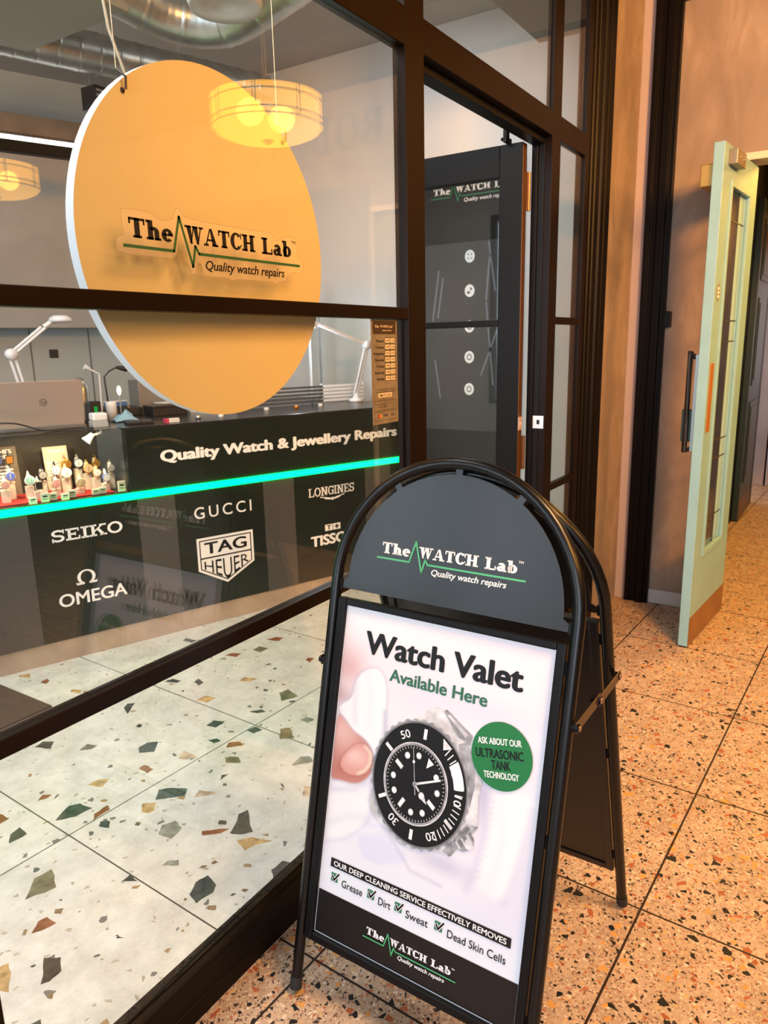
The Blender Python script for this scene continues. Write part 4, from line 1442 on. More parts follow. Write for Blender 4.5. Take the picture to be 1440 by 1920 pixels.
# ------------------------------------------------------------------ round yellow sign disc hanging behind the window
dy0 = 0.062
dc = thing('hanging_disc', (1.165, dy0, 1.652), 0, 'large round yellow disc with a white rim hung behind the shop window', 'sign')
yel = pbr('warm_yellow_board', (0.69, 0.51, 0.23), 0.38, mottle=0.02)
fdsc = lambda a, b, c: (a, -c, b)
RD = 0.341
g = MB().prism(ell(0, 0, RD, RD, 96), -0.022, 0.0, fdsc)
for i, p in enumerate(g.f):
    if len(p) == 4:
        g.m[i] = 1
g.f = g.f
db = g.build('disc_board', [yel, pbr('white_edge', (0.78, 0.80, 0.84), 0.5)], dc)
for hx in (-0.215, 0.215):
    hz = math.sqrt(0.305 ** 2 - hx * hx) + 0.03
    g = MB()
    g.tube([(hx, -0.010, hz), (hx, -0.012, hz + 0.02), (hx, 0.0, hz + 0.028), (hx, 0.012, hz + 0.036)], 0.0022, 8)
    g.lathe([(0, .003), (.004, .002), (.005, 0)], (hx, -0.0003, hz), 10, fn=lambda x, y, z: (x, -z, y))
    g.build('hook', pbr('dark_hook', (0.05, 0.03, 0.02), 0.4, 0.6), dc)
    MB().tube([(hx, 0.012, hz + 0.034), (hx, 0.014, 1.645)], 0.0009, 6).build('hanging_wire', steel, dc)

# clear vinyl logo sticker on the window
stv = thing('logo_sticker', (0.883, 0.0135, 1.629), 0, 'clear window sticker with the black shop name over the yellow disc', 'sticker')
fs_ = lambda a, b, c: (a, -c, b)
k = 0.478
outl = [(-.03, -.03), (.225, -.03), (.245, -.02), (.256, .02), (.270, .085), (.285, .02), (.315, -.075), (.33, -.085), (.343, -.075), (.352, -.035), (.375, -.035), (.378, -.075), (.395, -.085), (.52, -.082), (.55, -.095), (.565, -.085),
        (.80, -.082), (.83, -.092), (.85, -.080), (.90, -.075), (.915, -.035), (1.02, -.03), (1.032, .0), (1.02, .03), (.99, .035), (.985, .115), (.965, .125), (.90, .125), (.87, .105), (.83, .095), (.82, .125), (.74, .13), (.71, .125), (.30, .128), (.285, .155), (.27, .162),
        (.255, .155), (.240, .112), (.17, .105), (.145, .13), (.01, .13), (.0, .115), (.0, .06), (.01, .035), (-.025, .03), (-.038, .0)]
outl = smooth([(a * k, b * k) for a, b in outl], 1)
MB().flat(outl, fs_, 0.0002).build('clear_backing', sheer('clear_vinyl', (0.62, 0.48, 0.30), 0.22), stv)
rim = MB()
polyline(rim, outl + [outl[0]], 0.0009, fs_, 0.0003, 0)
rim.build('cut_edge', sheer('vinyl_cut_edge', (0.20, 0.14, 0.08), 0.45), stv)
A, B, T = logo(fs_, 0, 0, k, 0.0005)
A.build('name_lettering', ink, stv)['label'] = 'black shop name lettering'
T.build('tagline', ink, stv)['label'] = 'black italic tagline'
B.build('pulse_line', pbr('deep_green_vinyl', (0.015, 0.075, 0.02), 0.4), stv)['label'] = 'green pulse line'

# opening hours sticker
hs = thing('opening_hours_sticker', (1.646, 0.0135, 1.2385), 0, 'narrow gold opening hours sticker in the corner of the window', 'sticker')
gold = pbr('bronze_gold_vinyl', (0.15, 0.125, 0.085), 0.45, 0.0, mottle=0.25, mscale=25)
gold2 = pbr('pale_gold_vinyl', (0.55, 0.44, 0.27), 0.4)
brn = pbr('dark_brown_vinyl', (0.035, 0.020, 0.012), 0.4)
hw, hh = 0.1305, 0.2795
MB().prism(rect(0, 0, hw, hh), 0.0, 0.0004, fs_).build('sheet', gold, hs)
A, B, T = logo(fs_, .016, .2545, .095, 0.0011)
g = MB()
g.flat(rect(.009, .2410, .122, .2750), fs_, .0007, 0)
g.add(A.v, A.f, 1)
g.add(T.v, T.f, 1)
g.build('header', [brn, gold2], hs, recalc=False)
g = MB()
days = ['Monday', 'Tuesday', 'Wednesday', 'Thursday', 'Friday', 'Saturday', 'Sunday']
for i, dn in enumerate(days):
    z = .2230 - i * .0168
    wd = len(dn) * .0055 + .004
    place2d(g, text2d(dn, .02), .062 - wd, .062, z - .003, .0066, fs_, .0008, 0)
    g.flat(rect(.066, z - .0065, .118, z + .0085), fs_, .0007, 0)
    for a0, a1, tt in ((.0675, .0905, '10:00' if i < 6 else '11:00'), (.0935, .1165, '5:30' if i < 6 else '4:00')):
        g.flat(rect(a0, z - .005, a1, z + .007), fs_, .0009, 1)
        place2d(g, text2d(tt, .01), a0 + .004, a1 - .004, z - .001, .0044, fs_, .0011, 0)
place2d(g, text2d('If we are closed when we should be'), .022, .112, .0925, .0030, fs_, .0008, 0)
place2d(g, text2d('open, please call customer support on:'), .018, .114, .0865, .0030, fs_, .0008, 0)
g.flat(rect(.030, .0720, .098, .0838), fs_, .0007, 1)
place2d(g, text2d('0800 751 5274', .02), .036, .092, .0745, .0062, fs_, .0009, 0)
for b0, b1 in ((.0375, .0640), (.0100, .0340)):
    polyline(g, [(.010, b0), (.121, b0), (.121, b1), (.010, b1), (.010, b0)], .0008, fs_, .0007, 0)
place2d(g, text2d('Scan the QR code to see'), .018, .076, .0520, .0034, fs_, .0008, 0)
place2d(g, text2d('our latest images'), .026, .070, .0460, .0034, fs_, .0008, 0)
g.flat(ell(.034, .022, .0052, .0056, 18), fs_, .0008, 2)
g.flat(ell(.040, .022, .0046, .0050, 18), fs_, .0009, 3)
place2d(g, text2d('VISA', .02, .2), .056, .076, .019, .0070, fs_, .0008, 4)
place2d(g, text2d('AMERICAN'), .090, .112, .0230, .0032, fs_, .0008, 4)
place2d(g, text2d('EXPRESS'), .092, .112, .0185, .0032, fs_, .0008, 4)
g.build('printed_hours', [pbr('hours_ink', (0.02, 0.014, 0.01), 0.4), gold2, pbr('card_red', (0.32, 0.02, 0.015), 0.4), pbr('card_orange', (0.60, 0.25, 0.03), 0.4), pbr('card_navy', (0.03, 0.03, 0.06), 0.4)], hs, recalc=False)

# ------------------------------------------------------------------ service counter
CR_ = math.radians(-19.95)
CD, CN = Vector((.9400, -.3412, 0)), Vector((.3412, .9400, 0))
C0 = CN * 2.5246


def CP(u, w, z):
    p = C0 + CD * u + CN * w
    return (p.x, p.y, z)


ct = thing('service_counter', tuple(C0), CR_, 'long black glossy shop counter with a green light strip and white lettering', 'counter')
gloss = pbr('black_gloss_panel', (0.008, 0.015, 0.012), 0.28, 0.0, 0.45)
fC = lambda a, b, c: (a, -c, b)
MB().box(-0.6, 0.0, 0.105, 3.19, 0.05, 0.736).build('lower_panel', gloss, ct, bevel=0.002)
MB().box(1.492, 0.0, 0.777, 3.185, 0.05, 1.075).build('upper_panel', gloss, ct, bevel=0.002)
MB().box(-0.6, 0.008, 0, 3.19, 0.05, 0.104).build('kickboard', pbr('limed_oak_kickboard', (0.40, 0.31, 0.23), 0.5, mottle=0.12, mscale=9), ct, bevel=0.002)
wk = pbr('black_worktop', (0.016, 0.017, 0.018), 0.25)
MB().box(1.490, 0.0, 1.0755, 3.25, 1.25, 1.0885).build('counter_top', wk, ct, bevel=0.002)
MB().box(-0.6, 0.48, 1.0755, 1.490, 1.25, 1.0885).build('counter_top', wk, ct, bevel=0.002)
MB().box(-0.6, 0.0, 0.737, 3.19, 0.48, 0.776).build('display_shelf', wk, ct)
MB().box(3.15, 0.05, 0.0, 3.19, 1.25, 1.075).build('end_panel', gloss, ct)
for u0, u1 in ((.83, 1.02), (1.52, 1.71), (2.212, 2.405), (2.90, 3.09)):
    MB().box(u0, -0.003, 0.106, u1, 0.0, 0.735).build('grey_strip', pbr('grey_laminate', (0.060, 0.058, 0.056), 0.45), ct)
led = emit('green_led', (0.0, 1.0, 0.125), 8.5)
MB().box(-0.6, -0.016, 0.740, 3.18, -0.001, 0.773).build('light_strip', led, ct, bevel=0.003)
lettm = pbr('white_counter_lettering', (0.92, 0.91, 0.89), 0.45)
fr_ = 0.0012
g = MB()
place2d(g, text2d('Quality Watch & Jewellery Repairs', 0.055), 1.655, 3.150, .9080, .0530, fC, fr_)
g.build('slogan_lettering', lettm, ct)
LG = 0.0042
g = MB()
place2d(g, slabtext('SEIKO', .17, .15, .04), 1.110, 1.436, .5880, .0560, fC, LG)
g.build('wordmark', lettm, ct)
g = MB()
place2d(g, text2d('GUCCI', 0.006, 0, 1.35), 1.806, 2.134, .5880, .0600, fC, LG)
g.build('wordmark', lettm, ct)
g = MB()
place2d(g, slabtext('LONGINES', .17, .10, .02), 2.497, 2.815, .6050, .0500, fC, LG)
for s_ in (-1, 1):
    g.flat([(2.66 + s_ * .008, .585), (2.66 + s_ * .085, .600), (2.66 + s_ * .085, .594), (2.66 + s_ * .06, .590), (2.66 + s_ * .05, .582), (2.66 + s_ * .008, .574)], fC, LG)
g.flat(ell(2.66, .580, .007, .010, 12), fC, LG)
g.build('winged_wordmark', lettm, ct)
# omega letter and wordmark
g = MB()
n = 40
oc = (1.243, .398)
a0, a1 = math.radians(-62), math.radians(242)
outer = [(oc[0] + .042 * math.cos(a0 + (a1 - a0) * i / n), oc[1] + .036 * math.sin(a0 + (a1 - a0) * i / n)) for i in range(n + 1)]
inner = [(oc[0] + .027 * math.cos(a0 + (a1 - a0) * i / n), oc[1] + .029 * math.sin(a0 + (a1 - a0) * i / n)) for i in range(n + 1)]
for i in range(n):
    g.flat([outer[i], outer[i + 1], inner[i + 1], inner[i]], fC, LG)
for s_ in (-1, 1):
    g.flat([(oc[0] + s_ * .011, .363), (oc[0] + s_ * .046, .363), (oc[0] + s_ * .050, .378), (oc[0] + s_ * .044, .373), (oc[0] + s_ * .011, .374)], fC, LG)
g.build('horseshoe_letter', lettm, ct)
g = MB()
place2d(g, text2d('OMEGA', 0.022), 1.108, 1.428, .2700, .0600, fC, LG)
g.build('wordmark', lettm, ct)
# shield emblem
g = MB()
u0, u1, um = 1.806, 2.132, 1.966
sh = lambda i: [(u0 + i, .482 - i), (u1 - i, .482 - i), (u1 - i, .305 + i * .5), (um, .215 + i * 1.1), (u0 + i, .305 + i * .5)]
g.flat(sh(0), fC, LG, 0)
g.ring(sh(.013), sh(.019), fC, LG + .0006, 1)
g.flat(rect(u0 + .013, .366, u1 - .013, .374), fC, LG + .0006, 1)
place2d(g, text2d('TAG', 0.03), u0 + .040, u1 - .040, .392, .060, fC, LG + .0006, 1)
vs, fs = text2d('HEUER', 0.004)
xa, xb = min(p[0] for p in vs), max(p[0] for p in vs)
pts = []
for px_, py_, *kk in vs:
    t = (px_ - xa) / (xb - xa)
    drop = .075 * (1 - abs(2 * t - 1)) + .042
    pts.append(fC(u0 + .034 + t * (u1 - u0 - .068), .352 - (1 - py_) * drop, LG + .0006 + (kk[0] * .00003 if kk else 0)))
g.add(pts, fs, 1)
g.build('shield_emblem', [lettm, ink], ct, recalc=False)
g = MB()
g.flat(rect(2.600, .390, 2.652, .428), fC, LG, 0)
g.flat(rect(2.656, .390, 2.708, .428), fC, LG, 0)
place2d(g, text2d('T', 0.04), 2.612, 2.642, .396, .026, fC, LG + .0006, 1)
g.flat(rect(2.678, .396, 2.688, .422), fC, LG + .0006, 1)
g.flat(rect(2.668, .405, 2.698, .413), fC, LG + .0006, 1)
place2d(g, text2d('TISSOT', 0.05), 2.500, 2.810, .310, .058, fC, LG, 0)
g.build('cross_wordmark', [lettm, ink], ct, recalc=False)

# ------------------------------------------------------------------ lit glass display case built into the counter
dcs = thing('display_case', tuple(C0), CR_, 'lit glass case of watches under the laptop at the left of the counter', 'display case')
MB().box(-0.55, 0.003, 0.777, 1.488, 0.011, 1.084).build('front_pane', caseglass, dcs)
MB().box(1.480, 0.011, 0.777, 1.488, 0.47, 1.084).build('side_pane', caseglass, dcs)
MB().box(-0.55, 0.0, 1.0845, 1.490, 0.475, 1.0925).build('top_pane', caseglass, dcs)
MB().box(-0.55, 0.465, 0.777, 1.488, 0.475, 1.075).build('back_panel', pbr('dark_case_back', (0.06, 0.05, 0.042), 0.5), dcs)
MB().box(0.2, 0.05, 0.777, 1.43, 0.30, 0.781).build('red_mat', pbr('red_felt', (0.45, 0.02, 0.02), 0.8), dcs)
# warm spot lamps inside the case
sp = thing('case_spot_lamp', CP(1.36, 0.10, 1.0845), CR_, 'small white spot lamp fixed under the top of the display case', 'lamp')
wpl = pbr('white_lamp_plastic', (0.82, 0.80, 0.76), 0.35)
g = MB()
g.tube([(0.05, 0, -0.003), (0.05, 0, -0.02), (0.02, 0, -0.026), (0.0, 0, -0.03)], 0.006, 10)
g.build('bracket', wpl, sp)
g = MB()
g.tube([(0.012, 0.0, -0.022), (-0.004, 0.0, -0.038), (-0.022, 0.0, -0.056)], [0.012, 0.016, 0.026], 14, caps=False)
g.build('lamp_head', wpl, sp)
for u, pw in ((0.85, 3.0), (1.15, 3.0), (1.33, 2.2)):
    L_ = bpy.data.lights.new('case_light', 'SPOT')
    L_.energy, L_.color, L_.spot_size, L_.spot_blend, L_.shadow_soft_size = pw * 2.6, (1.0, 0.72, 0.40), 2.4, 0.6, 0.012
    o = bpy.data.objects.new('case_light', L_)
    COL.objects.link(o)
    o.location = CP(u, 0.06, 1.07)
    o.rotation_euler = (Vector(CP(u + .02, 0.2, .78)) - Vector(o.location)).to_track_quat('-Z', 'Y').to_euler()

# information cards in the case
cardp = pbr('pale_card', (0.55, 0.45, 0.36), 0.5)
cardd = pbr('brown_card', (0.13, 0.085, 0.06), 0.5)
cardw = pbr('card_white', (0.80, 0.76, 0.70), 0.5)
fV = lambda a, b, c: (a, b * 0.20 - c, b)
for (u, wd, zt, ttl, base, labl, lines) in ((0.92, 0.30, 0.235, 'SMART WATCHES', cardd, 'brown smart watch board with a white list at the back of the case', 9),
                                           (1.245, 0.115, 0.215, 'SMART', cardp, 'pale card headed SMART beside the brown board in the case', 7)):
    cdo = thing('information_card', CP(u - wd / 2 if lines == 9 else u - wd / 2, 0.30, 0.7775), CR_, labl, 'display card')
    MB().prism(rect(0, 0, wd, zt), 0, 0.003, fV).build('board', base, cdo)
    g = MB()
    place2d(g, text2d(ttl, .03), .012 if lines == 9 else .03, wd - (.02 if lines == 9 else .008), zt - .032, .018, fV, .0036)
    if lines == 9:
        g.flat(rect(.012, zt - .058, wd - .03, zt - .040), fV, .0036)
    for i in range(lines):
        x0 = wd * (.52 if lines == 9 else .08)
        g.flat(rect(x0, zt - .082 - i * .0155, min(wd - .008, x0 + wd * (.40 if lines == 9 else .80) * (.6 + .4 * abs(math.sin(i * 2.3)))), zt - .074 - i * .0155), fV, .0036)
    g.build('printed_lines', cardw, cdo)

# watches on white stands
WM = {}


def col(name, c, r=0.3, m=0.0):
    if name not in WM:
        WM[name] = pbr('watch_' + name, c, r, m)
    return WM[name]


gold_m = col('gold', (0.80, 0.50, 0.15), 0.25, 0.9)
cream_m = col('cream', (0.75, 0.62, 0.42), 0.3, 0.4)
silver_m = col('silver', (0.65, 0.63, 0.60), 0.25, 0.9)
wht_m = col('white', (0.82, 0.80, 0.78), 0.4)
blk_m = col('black', (0.02, 0.02, 0.022), 0.35)
standm = pbr('white_stand', (0.66, 0.61, 0.53), 0.45)


def watch(u, w, z, r0_, strap, casem, dial, lab, square=False, onboard=False):
    r = r0_ * 1.25
    o = thing('wrist_watch', CP(u, w, z), CR_, lab, 'watch', 'watches in the lit display case')
    ry, rz = 0.022, 0.030
    P = [(0, ry * math.cos(t) + ry, rz * math.sin(t)) for t in [2 * PI * i / 20 for i in range(20)]]
    MB().tube(P, r * 0.60, 8, closed=True, flat=0.18).build('strap', strap, o)
    fn = lambda x, y, zz: (x, -zz - .002, y)
    if square:
        MB().box(-r * .9, -.010, -r * 1.05, r * .9, -.002, r * 1.05).build('watch_case', casem, o, bevel=.002)
        MB().box(-r * .7, -.0108, -r * .85, r * .7, -.0101, r * .85).build('dial', dial, o)
    else:
        MB().lathe([(0, 0), (r, 0), (r * 1.02, .004), (r * .9, .008), (r * .82, .008)], (0, 0, 0), 24, fn=fn).build('watch_case', casem, o)
        g = MB().flat(ell(0, 0, r * .84, r * .84, 24), lambda a, b, c: (a, -c, b), .0102)
        g.box(-.0006, -.0112, 0, .0006, -.0106, r * .6)
        g.box(0, -.0112, -.0006, r * .45, -.0106, .0006)
        g.build('dial', dial, o)
    if not onboard:
        s = thing('watch_stand', CP(u, w + ry, 0.781), CR_, 'white stand under the ' + lab.split(' on ')[0], 'stand', 'stands in the lit display case')
        zz = z - 0.781
        g = MB().box(-.017, -.016, 0, .017, .016, max(.012, zz - rz * .99))
        g.build('base_block', standm, s, bevel=.002)
        MB().tube([(0, (ry * .78) * math.cos(t), zz + (rz * .82) * math.sin(t)) for t in [PI * (-.5 + 2 * i / 18) for i in range(19)]], r * .36, 8, flat=.3).build('cuff', standm, s)
    return o


U = lambda X: .935 + X / 5.54 * .00245 + .015
Z = lambda Y: 1.090 - Y / 5.54 * .00256
pink_m, blue_m = col('pink', (0.72, 0.36, 0.36)), col('blue', (0.10, 0.14, 0.55))
amber_m, teal_m = col('amber', (0.55, 0.22, 0.04), 0.25, 0.5), col('teal', (0.25, 0.50, 0.48))
grey_m, navy_m = col('grey', (0.30, 0.30, 0.30)), col('navy', (0.05, 0.07, 0.16))
for X, Y, w, r, st_, ca, di, lb, sq in (
    (35, 480, .10, .016, wht_m, cream_m, pink_m, 'pink dial watch on the far left of the case', False),
    (118, 425, .17, .018, wht_m, silver_m, blue_m, 'blue dial watch on a white strap', False),
    (285, 480, .14, .018, wht_m, wht_m, teal_m, 'white watch with a teal dial', False),
    (340, 520, .08, .015, wht_m, silver_m, blk_m, 'square black dial watch on a white strap', True),
    (432, 450, .17, .016, blk_m, blk_m, grey_m, 'black watch with a grey dial on a black strap', False),
    (525, 525, .10, .016, silver_m, silver_m, pink_m, 'silver bracelet watch with a pink dial', False),
    (590, 430, .21, .018, blk_m, cream_m, wht_m, 'watch with a white dial on a black strap', False),
    (665, 450, .15, .019, cream_m, wht_m, wht_m, 'all white round watch with a cream strap', False),
    (712, 385, .23, .020, amber_m, amber_m, gold_m, 'amber coloured watch behind the white one', False),
    (850, 385, .24, .018, silver_m, navy_m, wht_m, 'steel watch with a navy bezel at the back', False),
    (905, 430, .17, .019, gold_m, gold_m, cream_m, 'large gold watch with a cream dial', False),
    (965, 470, .12, .016, gold_m, gold_m, wht_m, 'gold watch with a white dial', False),
    (1022, 400, .21, .017, gold_m, gold_m, gold_m, 'all gold watch on the tallest stand', False),
    (765, 545, .09, .018, cream_m, cream_m, cream_m, 'pale gold watch at the front of the case', False),
    (1042, 525, .09, .016, wht_m, blue_m, wht_m, 'white dial watch with a blue bezel', False),
    (1128, 440, .13, .015, silver_m, silver_m, grey_m, 'silver watch with a grey dial on the right', False),
):
    watch(U(X), w, Z(Y), r, st_, ca, di, lb, sq)
# hanging ones on the brown board
watch(U(60), .262, Z(285), .014, wht_m, blk_m, navy_m, 'dark faced watch with a white strap hung on the board', True, True)
watch(U(165), .262, Z(285), .015, blk_m, blk_m, amber_m, 'black strap watch hung on the board', True, True)
# price blocks
for X, Y, hgt, dpt, lb in ((235, 700, .030, .030, 'white price block at the front left of the case'), (355, 680, .042, .035, 'tall white price block under the teal dial watch'),
                           (445, 655, .034, .055, 'white price block left of the red mat centre'), (550, 680, .030, .030, 'white price block at the front of the red mat'),
                           (640, 640, .036, .060, 'white price block behind the pale gold watch'), (880, 620, .026, .055, 'white price block in front of the large gold watch'),
                           (955, 610, .030, .060, 'white price block in front of the gold watches'), (1150, 590, .052, .040, 'tall white price block at the right end of the case')):
    s = thing('price_block', CP(U(X), dpt - .02, .781), CR_, lb, 'price block', 'price blocks in the display case')
    MB().box(-.017, -.008, 0, .017, .008, hgt).build('block', standm, s, bevel=.0015)
    g = MB()
    g.flat(rect(-.010, hgt * .55, .010, hgt * .72), fC, .0084)
    g.flat(rect(-.012, hgt * .32, .012, hgt * .38), fC, .0084)
    g.build('price_print', ink, s)

# ------------------------------------------------------------------ laptop on the glass top
lt = thing('laptop', CP(1.172, 0.16, 1.0925), CR_, 'silver laptop with its lid towards the window on top of the glass case', 'laptop')
lid = pbr('silver_pink_lid', (0.50, 0.42, 0.38), 0.36, 0.55)
MB().box(-0.185, 0.0, 0.002, 0.185, 0.245, 0.020).build('base', pbr('dark_silver_base', (0.2, 0.19, 0.19), 0.4, 0.5), lt, bevel=.004)
fL = lambda a, b, c: (a, b * -0.20 - c + .002, .018 + b * .98)
rl = smooth(smooth(rect(-.185, 0, .185, .215), 0), 0)
P = []
for cx_, cy_, s0 in ((.173, .203, 0), (-.173, .203, 90), (-.179, .006, 180), (.179, .006, 270)):
    rr = .012 if cy_ > .1 else .006
    P += [(cx_ + rr * math.cos(math.radians(s0 + q)), cy_ + rr * math.sin(math.radians(s0 + q))) for q in (0, 30, 60, 90)]
ll = MB().prism(P, -.008, 0.0, fL).build('lid', lid, lt, bevel=.0015)
g = MB()
g.ring(ell(.005, .115, .017, .017, 28), ell(.005, .115, .0145, .0145, 28), fL, .0004)
polyline(g, [(.000, .128), (-.004, .108)], .0022, fL, .0004, 0)
polyline(g, [(-.002, .117), (.004, .117), (.002, .108)], .0022, fL, .0004, 0)
polyline(g, [(.012, .121), (.008, .102)], .0022, fL, .0004, 0)
polyline(g, [(.011, .121), (.016, .120), (.013, .110), (.009, .110)], .0022, fL, .0004, 0)
g.build('round_emblem', pbr('dark_emblem', (0.12, 0.10, 0.10), 0.3, 0.6), lt)
P = [CP(u, w, z) for u, w, z in ((0.93, .07, 1.140), (0.98, .07, 1.147), (1.04, .07, 1.140), (1.10, .08, 1.118), (1.15, .08, 1.100), (1.21, .09, 1.096), (1.28, .09, 1.098), (1.34, .08, 1.0965), (1.37, .07, 1.0965))]
# smooth the cable a little
Q = []
for i in range(len(P) - 1):
    for t in (0, .33, .66):
        p0, p1, p2, p3 = [Vector(P[max(0, min(len(P) - 1, i + k))]) for k in (-1, 0, 1, 2)]
        Q.append(0.5 * ((2 * p1) + (p2 - p0) * t + (2 * p0 - 5 * p1 + 4 * p2 - p3) * t * t + (3 * p1 - p0 - 3 * p2 + p3) * t ** 3))
Q.append(Vector(P[-1]))
o = MB().tube([q - Vector(P[0]) for q in Q], .0035, 8).build('power_cable', pbr('black_cable', (0.015, 0.014, 0.014), 0.5), loc=P[0])
tag(o, 'black cable looping in front of the laptop lid', 'cable')
o = thing('card_reader', CP(1.415, 0.12, 1.0925), CR_, 'small white box with rounded top on the glass case right of the laptop', 'device')
MB().box(-.038, -.03, .0, .034, .05, .030).build('base', pbr('clear_grey_base', (0.45, 0.43, 0.40), 0.3), o, bevel=.003)
MB().box(-.036, -.028, .030, .034, .046, .068).build('cover', wht_m, o, bevel=.008)

# ------------------------------------------------------------------ bench clutter behind the counter
TZ = 1.0885
wmet = pbr('white_lamp_metal', (0.78, 0.78, 0.80), 0.35)


def arm_lamp(name, lab, base, elbow, top, head, hr, headm, glow, group):
    o = thing(name, CP(*base), 0, lab, 'desk lamp', group)
    b0 = Vector(CP(*base))
    R_ = lambda p: Vector(CP(*p)) - b0
    MB().lathe([(0, 0), (.045, 0), (.045, .018), (.018, .030), (.012, .06), (0, .06)], (0, 0, 0), 20).build('base', headm, o)
    e, t, h = R_(elbow), R_(top), R_(head)
    side = CD * .012
    for nm, a, b in (('lower_arm', Vector((0, 0, .05)), e), ('upper_arm', e, t)):
        g = MB()
        g.tube([a - side, b - side], .0075, 8)
        g.tube([a + side, b + side], .0075, 8)
        g.build(nm, headm, o)
    MB().lathe([(0, -.022), (.026, -.022), (.03, 0), (.026, .022), (0, .022)], tuple(e), 16, fn=lambda x, y, z: (x, z, y)).build('elbow_joint', headm, o)
    g = MB()
    g.tube([t, t * .5 + h * .5 + Vector((0, 0, .01)), h], .012, 8)
    g.build('neck', headm, o)
    g = MB().lathe([(0, .022), (hr * .6, .020), (hr, .006), (hr, -.012), (hr * .9, -.012)], tuple(h), 28)
    g.build('lamp_head', headm, o)
    if glow:
        MB().lathe([(hr * .9, -.011), (0, -.011)], tuple(h), 28).build('light_ring', emit('cool_lamp_light', (0.86, 0.93, 1.0), 4.0), o)
    return o


arm_lamp('magnifier_lamp', 'white jointed magnifier lamp rising behind the laptop', (1.20, .53, TZ), (1.140, .52, 1.443), (1.306, .52, 1.575), (1.39, .52, 1.612), .055, wmet, False, None)
ml = arm_lamp('magnifier_lamp', 'white jointed lamp with a glowing head right of the yellow disc', (3.165, .45, TZ), (3.20, .36, 1.455), (2.86, .38, 1.582), (2.79, .38, 1.575), .045, wmet, True, None)


L_ = bpy.data.lights.new('lamp_light', 'POINT')
L_.energy, L_.color, L_.shadow_soft_size = 7, (0.90, 0.95, 1.0), .03
b_ = bpy.data.objects.new('lamp_light', L_)
COL.objects.link(b_)
b_.location = CP(2.79, .38, 1.525)


def goose(lab, base, pts, hd_, m, bulb=None):
    o = thing('gooseneck_lamp', CP(*base), 0, lab, 'desk lamp', None)
    b0 = Vector(CP(*base))
    R_ = lambda p: Vector(CP(*p)) - b0
    MB().lathe([(0, 0), (.03, 0), (.03, .012), (.01, .02), (0, .02)], (0, 0, 0), 16).build('base', blk_m, o)
    MB().tube([(0, 0, .015)] + [R_(p) for p in pts], .0045, 8).build('stem', m, o)
    h = R_(hd_)
    e = R_(pts[-1])
    MB().tube([e, e * .4 + h * .6, h], [.008, .014, .016], 12).build('lamp_head', m, o)
    return o


goose('thin white desk lamp beside the laptop', (1.53, .46, TZ), [(1.535, .46, 1.336), (1.49, .46, 1.36)], (1.465, .46, 1.372), wmet)
goose('dark gooseneck lamp bent to the right behind the laptop', (1.60, .56, TZ), [(1.59, .56, 1.315), (1.62, .56, 1.345), (1.66, .56, 1.363)], (1.715, .56, 1.352), blk_m)
o = thing('glass_beaker', CP(1.575, .44, TZ), 0, 'short white beaker under the thin white lamp', 'container')
MB().lathe([(0, 0), (.026, 0), (.028, .08), (.025, .10), (.022, .10), (.02, .03)], (0, 0, 0), 20).build('cup', wht_m, o)
o = thing('light_bulb_tester', CP(1.63, .46, TZ), 0, 'small lit white bulb on a stem beside the gooseneck lamp', 'lamp')
MB().tube([(0, 0, 0), (0, 0, .13)], .004, 8).build('stem', steel, o)
MB().lathe([(0, .125), (.008, .135), (.013, .155), (.009, .175), (0, .182)], (0, 0, 0), 14).build('bulb', emit('warm_bulb', (1.0, 0.9, 0.75), 2.0), o)
o = thing('bell_jar', CP(1.445, .5, TZ), 0, 'silver domed jar standing behind the laptop lid', 'jar')
MB().lathe([(0, 0), (.05, 0), (.05, .012), (0, .012)], (0, 0, 0), 20).build('base', blk_m, o)
MB().lathe([(.04, .012), (.042, .17), (.034, .205), (.018, .225), (0, .23)], (0, 0, 0), 24).build('dome', silver_m, o)


def simple_box(name, lab, cat, p, sx, sy, sz, m, dr=0.0, lidm=None, bev=.003):
    o = thing(name, CP(*p), CR_ + dr, lab, cat)
    MB().box(-sx / 2, -sy / 2, 0, sx / 2, sy / 2, sz * (.8 if lidm else 1)).build('body', m, o, bevel=bev)
    if lidm:
        MB().box(-sx / 2 - .002, -sy / 2 - .002, sz * .8, sx / 2 + .002, sy / 2 + .002, sz).build('lid', lidm, o, bevel=bev)
    return o


o = simple_box('metal_cabinet', 'grey metal cabinet with a yellow label half hidden by the disc', 'cabinet', (1.99, .98, TZ), .22, .18, .185, pbr('grey_metal_box', (0.30, 0.28, 0.26), 0.35, 0.5))
MB().flat(rect(.0, .120, .035, .155), lambda a, b, c: (a, -.0905 - c, b), .0005).build('yellow_label', pbr('yellow_label', (0.75, 0.55, 0.03), 0.5), o)
blackbox = pbr('black_equipment', (0.018, 0.018, 0.02), 0.4)
o = simple_box('ultrasonic_bath', 'low black equipment case in front of the metal cabinet', 'equipment', (1.92, .58, TZ), .20, .16, .055, blackbox, 0, blk_m)
o = simple_box('flat_carton', 'purple and white carton beside the black equipment case', 'box', (2.03, .80, TZ), .14, .12, .055, pbr('purple_card', (0.12, 0.10, 0.32), 0.5), .1, wht_m)
o = simple_box('paper_stack', 'loose pile of white paper at the lower edge of the disc', 'paper', (2.16, .62, TZ), .17, .12, .05, wht_m, -.15, pbr('paper_top', (0.7, 0.7, 0.74), 0.6), .001)
o = simple_box('tool_tray', 'black tray of tools behind the white card reader', 'tray', (1.72, .80, TZ), .20, .28, .045, blackbox)
